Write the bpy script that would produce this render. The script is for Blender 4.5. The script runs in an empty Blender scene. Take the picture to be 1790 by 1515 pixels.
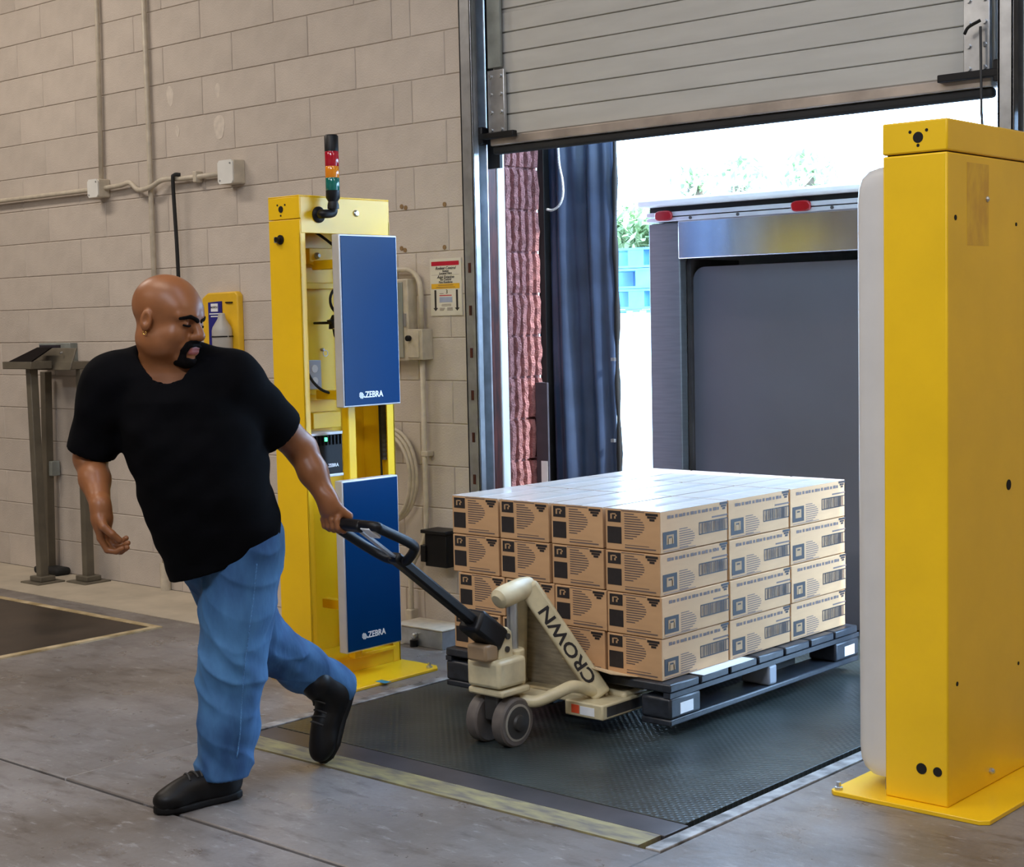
import bpy, math, random
import numpy as np
from mathutils import Vector, Matrix

# ---------------------------------------------------------------- camera (solved from wall courses and edges)
FPX, YAW, PITCH, ROLL = 2735.1, 0.723049, 0.0728498, -0.0216631
CAM = np.array([0.0, -5.34327, 1.503307])
CX, CY = 895.0, 757.5
_f = np.array([-math.sin(YAW)*math.cos(PITCH), math.cos(YAW)*math.cos(PITCH), -math.sin(PITCH)])
_r = np.array([math.cos(YAW), math.sin(YAW), 0.0]); _u = np.cross(_r, _f)
RT = math.cos(ROLL)*_r + math.sin(ROLL)*_u
UP = -math.sin(ROLL)*_r + math.cos(ROLL)*_u
FW = _f
scene = bpy.context.scene
COL = scene.collection
cam_data = bpy.data.cameras.new('camera'); cam = bpy.data.objects.new('camera', cam_data); COL.objects.link(cam)
cam_data.sensor_fit = 'HORIZONTAL'; cam_data.sensor_width = 36.0; cam_data.lens = FPX*36.0/1790.0
cam_data.clip_end = 300
cam.matrix_world = Matrix(((RT[0], UP[0], -FW[0], CAM[0]), (RT[1], UP[1], -FW[1], CAM[1]), (RT[2], UP[2], -FW[2], CAM[2]), (0, 0, 0, 1)))
scene.camera = cam

# ---------------------------------------------------------------- sky, sun, lamps, exposure
world = bpy.data.worlds.new('sky'); scene.world = world; world.use_nodes = True
bg = world.node_tree.nodes['Background']
bg.inputs['Color'].default_value = (0.42, 0.66, 1.0, 1); bg.inputs['Strength'].default_value = 18.0
sun_d = bpy.data.lights.new('sun', 'SUN'); sun_d.energy = 7.0; sun_d.angle = math.radians(2); sun_d.color = (1.0, 0.95, 0.86)
sun = bpy.data.objects.new('sun', sun_d); COL.objects.link(sun)
sun.rotation_euler = Vector((-0.72, -0.10, -0.70)).to_track_quat('-Z', 'Y').to_euler()
# high-bay fixtures; first is added fill, cool ones stand in for daylight: (x, y, length along x, power)
WARM, COOL = (1.0, 0.885, 0.77), (0.64, 0.77, 1.0)
LAMPS = [(1.6, -2.2, 2.4, 70, WARM), (-8.6, -2.2, 2.4, 85, WARM), (-4.6, -3.6, 2.4, 60, WARM), (-1.6, -2.8, 2.4, 40, COOL), (-6.2, -6.6, 2.4, 75, WARM), (-1.8, -6.4, 2.4, 210, (0.80, 0.88, 1.0))]
LAMP_Z = 4.75
for (lx, ly, ll, pw, lc) in LAMPS:
    ld = bpy.data.lights.new('lamp_light', 'AREA'); ld.shape = 'RECTANGLE'; ld.size = ll; ld.size_y = 0.5
    ld.energy = pw; ld.color = lc
    lo = bpy.data.objects.new('lamp_light', ld); COL.objects.link(lo); lo.location = (lx, ly, LAMP_Z-0.07)
scene.view_settings.view_transform = 'Standard'; scene.view_settings.look = 'None'
scene.view_settings.gamma = 1.0; scene.view_settings.use_curve_mapping = False
scene.view_settings.exposure = 0.0

# ---------------------------------------------------------------- helpers
def ray(u, v): return FW + RT*(u-CX)/FPX - UP*(v-CY)/FPX
def on(u, v, axis, val):
    d = ray(u, v); return CAM + d*((val-CAM[axis])/d[axis])
def atx(u, v, x): return on(u, v, 0, x)
def aty(u, v, y): return on(u, v, 1, y)
def atz(u, v, z): return on(u, v, 2, z)

def mat(name, col, rough=0.6, metal=0.0, var=0.12, scale=8.0, bump=0.0, bscale=60.0, spec=0.5, rnd=0.0, col2=None, stretch=None, detail=4.0, emit=None, trans=0.0):
    m = bpy.data.materials.new(name); m.use_nodes = True
    nt = m.node_tree; N = nt.nodes; L = nt.links; b = N['Principled BSDF']
    b.inputs['Roughness'].default_value = rough; b.inputs['Metallic'].default_value = metal
    b.inputs['Specular IOR Level'].default_value = spec
    if trans: b.inputs['Transmission Weight'].default_value = trans
    tc = N.new('ShaderNodeTexCoord'); src = tc.outputs['Object']
    if stretch:
        mp = N.new('ShaderNodeMapping'); mp.inputs['Scale'].default_value = stretch; L.new(src, mp.inputs['Vector']); src = mp.outputs['Vector']
    nz = N.new('ShaderNodeTexNoise'); nz.inputs['Scale'].default_value = scale; nz.inputs['Detail'].default_value = detail
    L.new(src, nz.inputs['Vector'])
    mx = N.new('ShaderNodeMix'); mx.data_type = 'RGBA'
    c2 = col2 if col2 else tuple(max(0, c*(1-var)) for c in col)
    c1 = col if col2 else tuple(min(1, c*(1+var)) for c in col)
    mx.inputs['A'].default_value = (*c1, 1); mx.inputs['B'].default_value = (*c2, 1)
    rp = N.new('ShaderNodeMapRange'); rp.inputs['From Min'].default_value = 0.35; rp.inputs['From Max'].default_value = 0.65
    L.new(nz.outputs['Fac'], rp.inputs['Value']); L.new(rp.outputs['Result'], mx.inputs['Factor'])
    out = mx.outputs['Result']
    if rnd:
        oi = N.new('ShaderNodeObjectInfo'); r2 = N.new('ShaderNodeMapRange'); r2.inputs['To Min'].default_value = 1-rnd; r2.inputs['To Max'].default_value = 1+rnd
        L.new(oi.outputs['Random'], r2.inputs['Value'])
        hs = N.new('ShaderNodeHueSaturation'); L.new(out, hs.inputs['Color']); L.new(r2.outputs['Result'], hs.inputs['Value']); out = hs.outputs['Color']
    L.new(out, b.inputs['Base Color'])
    if emit:
        b.inputs['Emission Color'].default_value = (*emit[0], 1); b.inputs['Emission Strength'].default_value = emit[1]
    if bump:
        n2 = N.new('ShaderNodeTexNoise'); n2.inputs['Scale'].default_value = bscale; n2.inputs['Detail'].default_value = 3
        L.new(src, n2.inputs['Vector'])
        bp = N.new('ShaderNodeBump'); bp.inputs['Strength'].default_value = bump; bp.inputs['Distance'].default_value = 0.01
        L.new(n2.outputs['Fac'], bp.inputs['Height']); L.new(bp.outputs['Normal'], b.inputs['Normal'])
    return m

WL = {}      # world location of every object made here (its origin)
def tag(o, label=None, cat=None, group=None, kind=None):
    if label: o['label'] = label
    if cat: o['category'] = cat
    if group: o['group'] = group
    if kind: o['kind'] = kind
    return o
def thing(name, loc, label, cat, group=None):
    o = bpy.data.objects.new(name, None); COL.objects.link(o); o.location = loc; o.empty_display_size = 0.1
    WL[o.name] = np.array(loc, float)
    return tag(o, label, cat, group)

class MB:
    def __init__(s): s.v = []; s.f = []
    def add(s, vs, fs):
        n = len(s.v); s.v += [tuple(map(float, p)) for p in vs]; s.f += [tuple(i+n for i in f) for f in fs]; return s
    def box(s, x0, x1, y0, y1, z0, z1):
        if x0 > x1: x0, x1 = x1, x0
        if y0 > y1: y0, y1 = y1, y0
        if z0 > z1: z0, z1 = z1, z0
        return s.add([(x0,y0,z0),(x1,y0,z0),(x1,y1,z0),(x0,y1,z0),(x0,y0,z1),(x1,y0,z1),(x1,y1,z1),(x0,y1,z1)],
                     [(0,3,2,1),(4,5,6,7),(0,1,5,4),(1,2,6,5),(2,3,7,6),(3,0,4,7)])
    def obox(s, c, ax, ay, az, hx, hy, hz):          # oriented box: centre, three axes, half sizes
        c, ax, ay, az = (np.array(q, float) for q in (c, ax, ay, az))
        vs = [c+i*hx*ax+j*hy*ay+k*hz*az for k in (-1,1) for (i,j) in ((-1,-1),(1,-1),(1,1),(-1,1))]
        return s.add(vs, [(0,3,2,1),(4,5,6,7),(0,1,5,4),(1,2,6,5),(2,3,7,6),(3,0,4,7)])
    def bar(s, a, b, w, t, upv=(0,0,1)):              # rectangular bar from a to b, w across, t along upv
        a = np.array(a, float); b = np.array(b, float); d = b-a; L = np.linalg.norm(d); d /= L
        upv = np.array(upv, float); sd = np.cross(d, upv); sd /= np.linalg.norm(sd); un = np.cross(sd, d)
        return s.obox((a+b)/2, d, sd, un, L/2, w/2, t/2)
    def prism(s, poly, d):                             # polygon of 3-D points pushed along d
        n = len(poly); p = [np.array(q, float) for q in poly]; d = np.array(d, float)
        return s.add(p+[q+d for q in p], [tuple(range(n))[::-1], tuple(range(n, 2*n))]+[(i, (i+1) % n, n+(i+1) % n, n+i) for i in range(n)])
    def tube(s, pts, r, seg=10, closed=False, caps=True):
        P = [np.array(p, float) for p in pts]; n = len(P)
        rs = r if hasattr(r, '__len__') else [r]*n
        T = []
        for i in range(n):
            a = P[(i-1) % n] if (closed or i > 0) else P[i]; b = P[(i+1) % n] if (closed or i < n-1) else P[i]
            t = b-a; T.append(t/max(1e-9, np.linalg.norm(t)))
        nrm = np.cross(T[0], (0,0,1)) if abs(T[0][2]) < 0.9 else np.cross(T[0], (1,0,0)); nrm /= np.linalg.norm(nrm)
        vs = []
        for i in range(n):
            nrm = nrm - T[i]*(nrm@T[i]); nrm /= np.linalg.norm(nrm); bi = np.cross(T[i], nrm)
            for k in range(seg):
                a = 2*math.pi*k/seg; vs.append(P[i]+rs[i]*(math.cos(a)*nrm+math.sin(a)*bi))
        fs = []
        for i in range(n if closed else n-1):
            j = (i+1) % n
            for k in range(seg):
                fs.append((i*seg+k, i*seg+(k+1) % seg, j*seg+(k+1) % seg, j*seg+k))
        if not closed and caps: fs += [tuple(range(seg))[::-1], tuple(range((n-1)*seg, n*seg))]
        return s.add(vs, fs)
    def cyl(s, a, b, r, seg=20, r2=None): return s.tube([a, b], [r, r if r2 is None else r2], seg)
    def lathe(s, c, axis, prof, seg=24):               # prof: list of (radius, offset along axis)
        c = np.array(c, float); ax = np.array(axis, float); ax /= np.linalg.norm(ax)
        n = np.cross(ax, (0,0,1)) if abs(ax[2]) < 0.9 else np.cross(ax, (1,0,0)); n /= np.linalg.norm(n); b = np.cross(ax, n)
        vs = [c+ax*h+r*(math.cos(2*math.pi*k/seg)*n+math.sin(2*math.pi*k/seg)*b) for (r, h) in prof for k in range(seg)]
        fs = [(i*seg+k, i*seg+(k+1) % seg, (i+1)*seg+(k+1) % seg, (i+1)*seg+k) for i in range(len(prof)-1) for k in range(seg)]
        fs += [tuple(range(seg))[::-1], tuple(range((len(prof)-1)*seg, len(prof)*seg))]
        return s.add(vs, fs)
    def quad(s, a, b, c, d): return s.add([a, b, c, d], [(0,1,2,3)])
    def mesh(s, name, off=(0,0,0)):
        me = bpy.data.meshes.new(name); me.from_pydata([(x-off[0], y-off[1], z-off[2]) for x, y, z in s.v], [], s.f); me.update(); return me
    def build(s, name, m, parent=None, bevel=0.0, smooth=False, org=None, seg=2, label=None):
        off = WL[parent.name] if parent is not None else (np.array(org, float) if org is not None else np.zeros(3))
        me = s.mesh(name, off); return link(name, me, m, parent, off, bevel, smooth, seg, label)

def link(name, me, m, parent=None, off=(0,0,0), bevel=0.0, smooth=False, seg=2, label=None):
    o = bpy.data.objects.new(name, me); COL.objects.link(o)
    if m is not None and not me.materials: me.materials.append(m)
    WL[o.name] = np.array(off, float)
    if parent is not None: o.parent = parent
    else: o.location = off
    if smooth:
        me.polygons.foreach_set('use_smooth', [True]*len(me.polygons))
    if bevel:
        bv = o.modifiers.new('bevel', 'BEVEL'); bv.width = bevel; bv.segments = seg; bv.limit_method = 'ANGLE'; bv.angle_limit = math.radians(40)
        bv.harden_normals = False
    if smooth == 'auto' or (bevel and not smooth):
        me.polygons.foreach_set('use_smooth', [True]*len(me.polygons))
        try: me.set_sharp_from_angle(angle=math.radians(40))
        except Exception: pass
    if label: o['label'] = label
    return o

def text(name, body, size, c, right, up, m, parent, depth=0.0006, align='CENTER', bold=False, shear=0.0, sx=1.0):
    cu = bpy.data.curves.new('lettering', 'FONT'); cu.body = body; cu.size = size; cu.extrude = depth; cu.align_x = align; cu.align_y = 'CENTER'; cu.shear = shear
    if bold: cu.offset = size*0.02
    cu.resolution_u = 3
    t = bpy.data.objects.new('lettering', cu); COL.objects.link(t)
    dg = bpy.context.evaluated_depsgraph_get(); me = bpy.data.meshes.new_from_object(t.evaluated_get(dg))
    bpy.data.objects.remove(t); bpy.data.curves.remove(cu)
    rv = Vector(right).normalized(); uv = Vector(up).normalized(); nv = rv.cross(uv); c = Vector(c)
    off = Vector(WL[parent.name])
    for v in me.vertices: v.co = c + rv*v.co.x*sx + uv*v.co.y + nv*v.co.z - off
    me.materials.clear(); me.materials.append(m); me.name = name
    return link(name, me, m, parent, off)

def arc(c, r, a0, a1, n, e1, e2):
    c, e1, e2 = (np.array(q, float) for q in (c, e1, e2))
    return [c+r*(math.cos(a0+(a1-a0)*i/n)*e1+math.sin(a0+(a1-a0)*i/n)*e2) for i in range(n+1)]
def smooth_path(pts, n=8):                             # Catmull-Rom through the points
    P = [np.array(p, float) for p in pts]; P = [2*P[0]-P[1]]+P+[2*P[-1]-P[-2]]; out = []
    for i in range(1, len(P)-2):
        for k in range(n):
            t = k/n; out.append(0.5*((2*P[i])+(-P[i-1]+P[i+1])*t+(2*P[i-1]-5*P[i]+4*P[i+1]-P[i+2])*t*t+(-P[i-1]+3*P[i]-3*P[i+1]+P[i+2])*t**3))
    return out+[P[-2]]
def copy_tree(o, parent=None):
    c = o.copy(); COL.objects.link(c); c.parent = parent; WL[c.name] = WL.get(o.name, np.zeros(3))
    for ch in list(o.children): copy_tree(ch, c)
    return c
X3, Y3, Z3 = np.array((1.,0,0)), np.array((0,1.,0)), np.array((0,0,1.))
rng = random.Random(7)

# ---------------------------------------------------------------- materials
PAINT = mat('beige_block_paint', (0.56, 0.495, 0.43), 0.62, var=0.07, scale=5, bump=0.25, bscale=120, rnd=0.05)
MORTAR = mat('beige_joint_paint', (0.53, 0.465, 0.40), 0.75, var=0.1, scale=20)
PLASTER = mat('plain_wall_paint', (0.58, 0.50, 0.42), 0.7, var=0.08, scale=2)
ROOFM = mat('grey_roof_deck', (0.45, 0.42, 0.38), 0.8)
YELLOW = mat('yellow_powder_coat', (0.90, 0.55, 0.008), 0.33, var=0.05, scale=3, spec=0.5)
BLUE = mat('blue_gloss_panel', (0.0006, 0.032, 0.115), 0.28, var=0.06, scale=2, spec=0.12)
ALU = mat('pale_aluminium_frame', (0.62, 0.62, 0.63), 0.38, metal=0.3, var=0.06)
WHITEP = mat('white_print', (0.86, 0.87, 0.88), 0.5, var=0.02)
BLACKP = mat('black_plastic', (0.006, 0.006, 0.007), 0.42, var=0.2, spec=0.3)
BLACKR = mat('black_rubber', (0.012, 0.012, 0.012), 0.75, var=0.25)
INK = mat('black_ink', (0.018, 0.014, 0.014), 0.6, var=0.15, scale=40)
INK2 = mat('grey_ink', (0.13, 0.095, 0.085), 0.7, var=0.1, scale=40)
RADOME = mat('light_grey_radome', (0.66, 0.64, 0.61), 0.42, var=0.03)
STEEL = mat('galvanised_steel', (0.52, 0.54, 0.56), 0.34, metal=0.85, var=0.15, scale=12)
STAIN = mat('brushed_stainless', (0.15, 0.165, 0.165), 0.42, metal=0.6, var=0.08, scale=6, stretch=(1, 1, 14))
DKSTEEL = mat('dark_steel', (0.07, 0.065, 0.06), 0.5, metal=0.5, var=0.3)
CREAM = mat('cream_enamel', (0.62, 0.53, 0.33), 0.38, var=0.12, scale=14)
BRONZE = mat('bronze_brown_paint', (0.125, 0.108, 0.078), 0.45, var=0.15, scale=10)
CARTON = mat('brown_cardboard', (0.53, 0.315, 0.155), 0.78, var=0.06, scale=4, rnd=0.05, stretch=(1, 1, 5))
PALLETM = mat('black_pallet_plastic', (0.022, 0.026, 0.034), 0.36, var=0.3, scale=30)
DOORM = mat('door_cream_enamel', (0.50, 0.49, 0.45), 0.5, var=0.05, scale=3, stretch=(1, 1, 6))
REDJAMB = mat('dark_red_steel', (0.055, 0.010, 0.005), 0.5, var=0.6, scale=7, stretch=(6, 6, 1))
REDBLK = mat('red_split_face', (0.36, 0.165, 0.155), 0.9, var=0.22, scale=45, bump=1.0, bscale=140, rnd=0.10)
WHITE = mat('white_trim_paint', (0.78, 0.78, 0.74), 0.5, var=0.04)
CURTAIN = mat('black_sheen_vinyl', (0.030, 0.048, 0.092), 0.33, var=0.25, scale=5)  # black vinyl with the blue sky sheen put into its base colour
CONDUIT = mat('painted_conduit', (0.55, 0.49, 0.39), 0.45, var=0.1, scale=20)
GREYBOX = mat('grey_enamel', (0.24, 0.26, 0.24), 0.5, var=0.2, scale=9)
def concrete():
    m = bpy.data.materials.new('stained_concrete'); m.use_nodes = True; nt = m.node_tree; N = nt.nodes; L = nt.links; b = N['Principled BSDF']
    tc = N.new('ShaderNodeTexCoord')
    def noise(sc, det, rough=0.6, stretch=None):
        n = N.new('ShaderNodeTexNoise'); n.inputs['Scale'].default_value = sc; n.inputs['Detail'].default_value = det; n.inputs['Roughness'].default_value = rough
        src = tc.outputs['Object']
        if stretch:
            mp = N.new('ShaderNodeMapping'); mp.inputs['Scale'].default_value = stretch; mp.inputs['Rotation'].default_value = (0, 0, 0.5); L.new(src, mp.inputs['Vector']); src = mp.outputs['Vector']
        L.new(src, n.inputs['Vector']); return n.outputs['Fac']
    def rng_(src, a, b_, lo=0.0, hi=1.0):
        r = N.new('ShaderNodeMapRange'); r.inputs['From Min'].default_value = a; r.inputs['From Max'].default_value = b_; r.inputs['To Min'].default_value = lo; r.inputs['To Max'].default_value = hi
        L.new(src, r.inputs['Value']); return r.outputs['Result']
    def mix(fac, a, b_):
        x = N.new('ShaderNodeMix'); x.data_type = 'RGBA'; L.new(fac, x.inputs['Factor'])
        for k, c in (('A', a), ('B', b_)):
            if isinstance(c, tuple): x.inputs[k].default_value = (*c, 1)
            else: L.new(c, x.inputs[k])
        return x.outputs['Result']
    base = mix(rng_(noise(1.3, 6), .35, .65), (0.245, 0.225, 0.215), (0.130, 0.112, 0.100))
    base = mix(rng_(noise(5, 8, .7, (1, 3, 1)), .52, .70, 0, .85), base, (0.070, 0.054, 0.044))
    base = mix(rng_(noise(11, 5, .7, (1, 2.5, 1)), .58, .70, 0, .6), base, (0.40, 0.39, 0.39))
    base = mix(rng_(noise(60, 2), .4, .8, 0, .25), base, (0.10, 0.09, 0.08))
    L.new(base, b.inputs['Base Color'])
    L.new(rng_(noise(4, 5), .3, .7, .22, .46), b.inputs['Roughness'])
    bp = N.new('ShaderNodeBump'); bp.inputs['Strength'].default_value = 0.12; bp.inputs['Distance'].default_value = 0.01
    L.new(noise(25, 6), bp.inputs['Height']); L.new(bp.outputs['Normal'], b.inputs['Normal'])
    return m
def tread():
    m = mat('tread_plate_steel', (0.045, 0.055, 0.052), 0.33, metal=0.35, var=0.35, scale=3)
    nt = m.node_tree; N = nt.nodes; L = nt.links; b = N['Principled BSDF']; tc = N.new('ShaderNodeTexCoord')
    hs = []
    for rot in (math.radians(45), math.radians(-45)):
        mp = N.new('ShaderNodeMapping'); mp.inputs['Rotation'].default_value = (0, 0, rot); L.new(tc.outputs['Object'], mp.inputs['Vector'])
        w = N.new('ShaderNodeTexWave'); w.inputs['Scale'].default_value = 15.0; L.new(mp.outputs['Vector'], w.inputs['Vector']); hs.append(w.outputs['Fac'])
    mu = N.new('ShaderNodeMath'); mu.operation = 'MULTIPLY'; L.new(hs[0], mu.inputs[0]); L.new(hs[1], mu.inputs[1])
    bp = N.new('ShaderNodeBump'); bp.inputs['Strength'].default_value = 0.4; bp.inputs['Distance'].default_value = 0.003
    L.new(mu.outputs[0], bp.inputs['Height']); L.new(bp.outputs['Normal'], b.inputs['Normal'])
    return m
CONCRETE = concrete(); TREAD = tread()
JOINT = mat('dark_joint_filler', (0.045, 0.030, 0.022), 0.9)
SMOOTHPLATE = mat('worn_steel_plate', (0.075, 0.070, 0.075), 0.38, metal=0.4, var=0.3, scale=4)
YSTRIP = mat('worn_yellow_paint', (0.31, 0.27, 0.12), 0.6, scale=9, col2=(0.13, 0.11, 0.085), stretch=(1, 3, 1))
CURB = mat('worn_curb_steel', (0.42, 0.41, 0.40), 0.5, scale=14, col2=(0.10, 0.09, 0.08), metal=0.2)
PALEFLOOR = mat('pale_floor_paint', (0.46, 0.40, 0.31), 0.6, var=0.12, scale=4, detail=8)
DARKPLATE = mat('dark_scale_plate', (0.045, 0.032, 0.022), 0.42, metal=0.3, var=0.4, scale=3)

# ---- floor: sub-slab with the joint between two pours, slabs laid around the leveler pit
fl = MB().box(-13, 4, -11, 0.28, -0.30, -0.09).build('floor', JOINT); tag(fl, kind='structure')
JY = -2.49
for (x0, x1, y0, y1) in ((-13, 4, -11, JY-0.008), (-13, -4.56, JY+0.008, 0.28), (-4.56, -2.55, JY+0.008, -1.86), (-2.55, 4, JY+0.008, 0.28)):
    MB().box(x0, x1, y0, y1, -0.09, 0.0).build('slab', CONCRETE, fl, bevel=0.004, seg=1)
MB().box(-13, -5.18, -0.545, -0.002, 0.0, 0.003).build('painted_strip', PALEFLOOR, fl)

# ---- rear wall of painted blocks, one object for each block
H = 0.2032; XE = -4.97
wb = MB().box(-13, XE-0.004, 0.007, 0.26, 0, 5).box(-13, -11.18, 0.004, 0.007, 0, 5).box(-11.18, XE-0.004, 0.004, 0.007, 18*H, 5) \
    .box(XE-0.004, -2.25, 0.10, 0.26, 3.3, 5).box(-2.25, 4, 0.012, 0.26, 0, 5).build('wall_back', MORTAR); tag(wb, kind='structure')
JNT = 0.0017
full = {}
for k in range(18):
    z0 = k*H; odd = (k % 2 == 0)
    ends = [XE, -5.305, -5.43] + [-5.43-0.602*i for i in range(1, 11)] if odd else [XE] + [-5.085-0.604*i for i in range(0, 11)]
    ends = [e for e in ends if e > -11.18] + [-11.18]
    for a, b in zip(ends[:-1], ends[1:]):
        w = round(a-b, 4); key = w
        if key not in full:
            me = MB().box(-w/2+JNT, w/2-JNT, -0.009, 0.0, JNT, H-JNT).mesh('block'); me.materials.append(PAINT); full[key] = me
        o = link('block', full[key], PAINT, wb, ((a+b)/2, 0, 0)); o.location = ((a+b)/2, 0.0118-0.0016*rng.random(), z0)
        bv = o.modifiers.new('bevel', 'BEVEL'); bv.width = 0.003; bv.segments = 1
for k in range(18):                                   # the same courses right of the opening
    e = -2.145; first = True
    while e < -0.2:
        w = 0.30 if (first and k % 2) else 0.602; first = False; key = round(w, 4)
        if key not in full:
            me = MB().box(-w/2+JNT, w/2-JNT, -0.009, 0.0, JNT, H-JNT).mesh('block'); me.materials.append(PAINT); full[key] = me
        o = link('block', full[key], PAINT, wb, (e+w/2, 0, 0)); o.location = (e+w/2, 0.0118-0.0016*rng.random(), k*H); e += w
PATCH = mat('pale_wall_patch', (0.66, 0.59, 0.51), 0.6, var=0.08, scale=30)  # slightly paler ellipses on the block face
for (u, v, ru, rv) in ((297, 168, .030, .055), (380, 158, .020, .036), (383, 222, .044, .070), (310, 229, .018, .030)):
    p = aty(u, v, 0.0); MB().prism([(p[0]+ru*math.cos(q)*(1+.15*math.sin(3*q)), 0.003, p[2]+rv*math.sin(q)*(1+.1*math.cos(2*q+u))) for q in np.linspace(0, 6.283, 25)[:-1]], (0, -0.0026, 0)).build('pale_patch', PATCH, wb)
ANCH = mat('brown_filler_spot', (0.26, 0.16, 0.07), 0.8)
for (u, v) in ((702, 361), (709, 363), (777, 357), (702, 434), (708, 437), (777, 432)):
    p = aty(u, v, 0.0); MB().cyl((p[0], 0.004, p[2]), (p[0], -0.002, p[2]), 0.011, 14).build('filler_spot', ANCH, wb)

# ---- the rest of the room shell
tag(MB().box(-13.2, -13, -11, 0.26, 0, 5).build('wall_left', PLASTER), kind='structure')
tag(MB().box(4, 4.2, -11, 0.26, 0, 5).build('wall_right', PLASTER), kind='structure')
tag(MB().box(-13.2, 4.2, -11.2, -11, 0, 5).build('wall_front', PLASTER), kind='structure')
tag(MB().box(-13.2, 4.2, -11.2, 0.26, 5, 5.2).build('ceiling', ROOFM), kind='structure')

LL = ('unseen warm fill fixture added to brighten the back of the radome pillar', 'warm tube fixture above the floor scale', 'warm tube fixture above the middle of the dock bay', 'unseen fixture above the radome pillar, tinted cool as stand-in daylight', 'warm tube fixture farther back in the room, over the aisle', 'unseen fill fixture farther back, cool and boosted to brighten the pillar front')
for i, (lx, ly, ll, pw, lc) in enumerate(LAMPS):
    t = thing('ceiling_light', (lx, ly, LAMP_Z), LL[i], 'lamp', 'ceiling light fixtures')
    MB().box(lx-ll/2-.04, lx+ll/2+.04, ly-.27, ly+.27, LAMP_Z, LAMP_Z+0.08).build('housing', STEEL, t)
    MB().box(lx-ll/2, lx+ll/2, ly-.25, ly+.25, LAMP_Z-0.02, LAMP_Z).build('diffuser', mat('lamp_diffuser', (0.9, 0.9, 0.85), 0.5, emit=(lc, 2.0)), t)
    for sx in (-1, 1): MB().cyl((lx+sx*0.8, ly, LAMP_Z+0.08), (lx+sx*0.8, ly, 5.0), 0.008, 8).build('hanger', STEEL, t)

# ---- opening: jamb, white trim, red split-rib pier, right jamb
tag(MB().box(-5.05, -4.965, 0.085, 0.21, 0, 3.3).box(-4.965, -4.955, 0.13, 0.16, 0, 3.3).build('trim_1', REDJAMB, bevel=0.004), kind='structure')
tag(MB().box(-5.05, -4.957, 0.21, 0.262, 0, 3.3).build('trim_2', WHITE, bevel=0.006), kind='structure')
tag(MB().box(-2.25, -2.15, 0.0, 0.262, 0, 3.3).build('trim_3', REDJAMB, bevel=0.004), kind='structure')
tag(MB().box(-2.262, -2.25, 0.21, 0.262, 0, 3.3).build('trim_4', WHITE), kind='structure')
wo = MB().box(-6.6, -4.985, 0.262, 0.522, -1.2, 3.3).box(-2.2, 4, 0.262, 0.522, -1.2, 3.3).box(-13, -2.2, 0.262, 0.522, 3.3, 5.0).build('wall_outside', REDBLK); tag(wo, kind='structure')
for k in range(15):
    z0 = k*0.2007 + 0.018
    for i in range(5):
        y0 = 0.266+i*0.0515; w = 0.040; n = 6; vs = []; 
        for j in range(n+1):
            z = z0+0.006+(0.1885)*j/n; dx = rng.uniform(0.008, 0.022)*(0.5 if j in (0, n) else 1); dy = rng.uniform(-0.004, 0.004)
            vs += [(-5.0, y0+dy*.4, z), (-5.0+0.034+dx*.7, y0+0.006+dy, z), (-5.0+0.040+dx, y0+w*0.5+dy, z), (-5.0+0.034+dx*.6, y0+w-0.006+dy, z), (-5.0, y0+w+dy*.4, z)]
        fs = [(j*5+q, j*5+q+1, (j+1)*5+q+1, (j+1)*5+q) for j in range(n) for q in range(4)]+[(4,3,2,1,0), tuple(n*5+q for q in range(5))]
        MB().add(vs, fs).build('split_rib', REDBLK, wo)

tag(MB().box(-4.97, -4.835, 0.092, 0.11, 2.2, 4.6).build('leak_seal_1', BLACKR), kind='structure')  # black strip added to stop daylight leaking past the door edge
tag(MB().box(-2.425, -2.25, 0.092, 0.11, 2.2, 4.6).build('leak_seal_2', BLACKR), kind='structure')  # same added light stop on the right edge
tag(MB().box(-4.97, -2.25, 0.10, 0.26, 4.45, 4.6).build('trim_7', BLACKR), kind='structure')
# ---- sectional overhead door, half raised
d1 = MB().box(-4.83, -2.43, 0.055, 0.085, 2.32, 4.45).build('door_1', DOORM); tag(d1, kind='structure')
zb = 2.338; ribh = 0.0915; z = zb
for s in range(4):
    for k in range(6):
        MB().box(-4.80, -2.46, 0.046, 0.055, z+0.0015, z+ribh-0.0015).build('panel_rib', DOORM, d1, bevel=0.003, seg=1); z += ribh
    z += 0.012
BR = mat('bare_metal_rail', (0.42, 0.36, 0.31), 0.42, metal=0.5, var=0.2, scale=6)
MB().box(-4.83, -2.43, 0.022, 0.09, 2.292, 2.336).build('bottom_rail', BR, d1, bevel=0.006)
MB().box(-4.83, -2.43, 0.035, 0.075, 2.255, 2.292).build('bottom_seal', BLACKR, d1, bevel=0.012, seg=3)
for xx in (-4.83, -2.53):
    MB().box(xx, xx+0.10, 0.012, 0.030, 2.325, 2.63).build('corner_bracket', STEEL, d1, bevel=0.003)
    MB().box(xx+(0 if xx < -3 else 0.02), xx+0.08, 0.016, 0.031, 2.64, 4.45).build('end_stile', GREYBOX, d1, bevel=0.003)
    for zz in (2.36, 2.44, 2.52, 2.60):
        for dx in (0.02, 0.08): MB().cyl((xx+dx, 0.014, zz), (xx+dx, 0.004, zz), 0.009, 8).build('bolt', STEEL, d1)
for (xa, xb) in ((-4.90, -4.66), (-2.62, -2.36)):
    MB().bar((xa, 0.002, 2.335), (xb, 0.002, 2.335), 0.03, 0.028).build('lock_bar', BLACKP, d1, bevel=0.004)
    MB().box((xa if xa < -4 else xb-0.05), (xa+0.05 if xa < -4 else xb), -0.012, 0.03, 2.30, 2.38).build('roller_carrier', BLACKP, d1, bevel=0.006)
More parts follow.
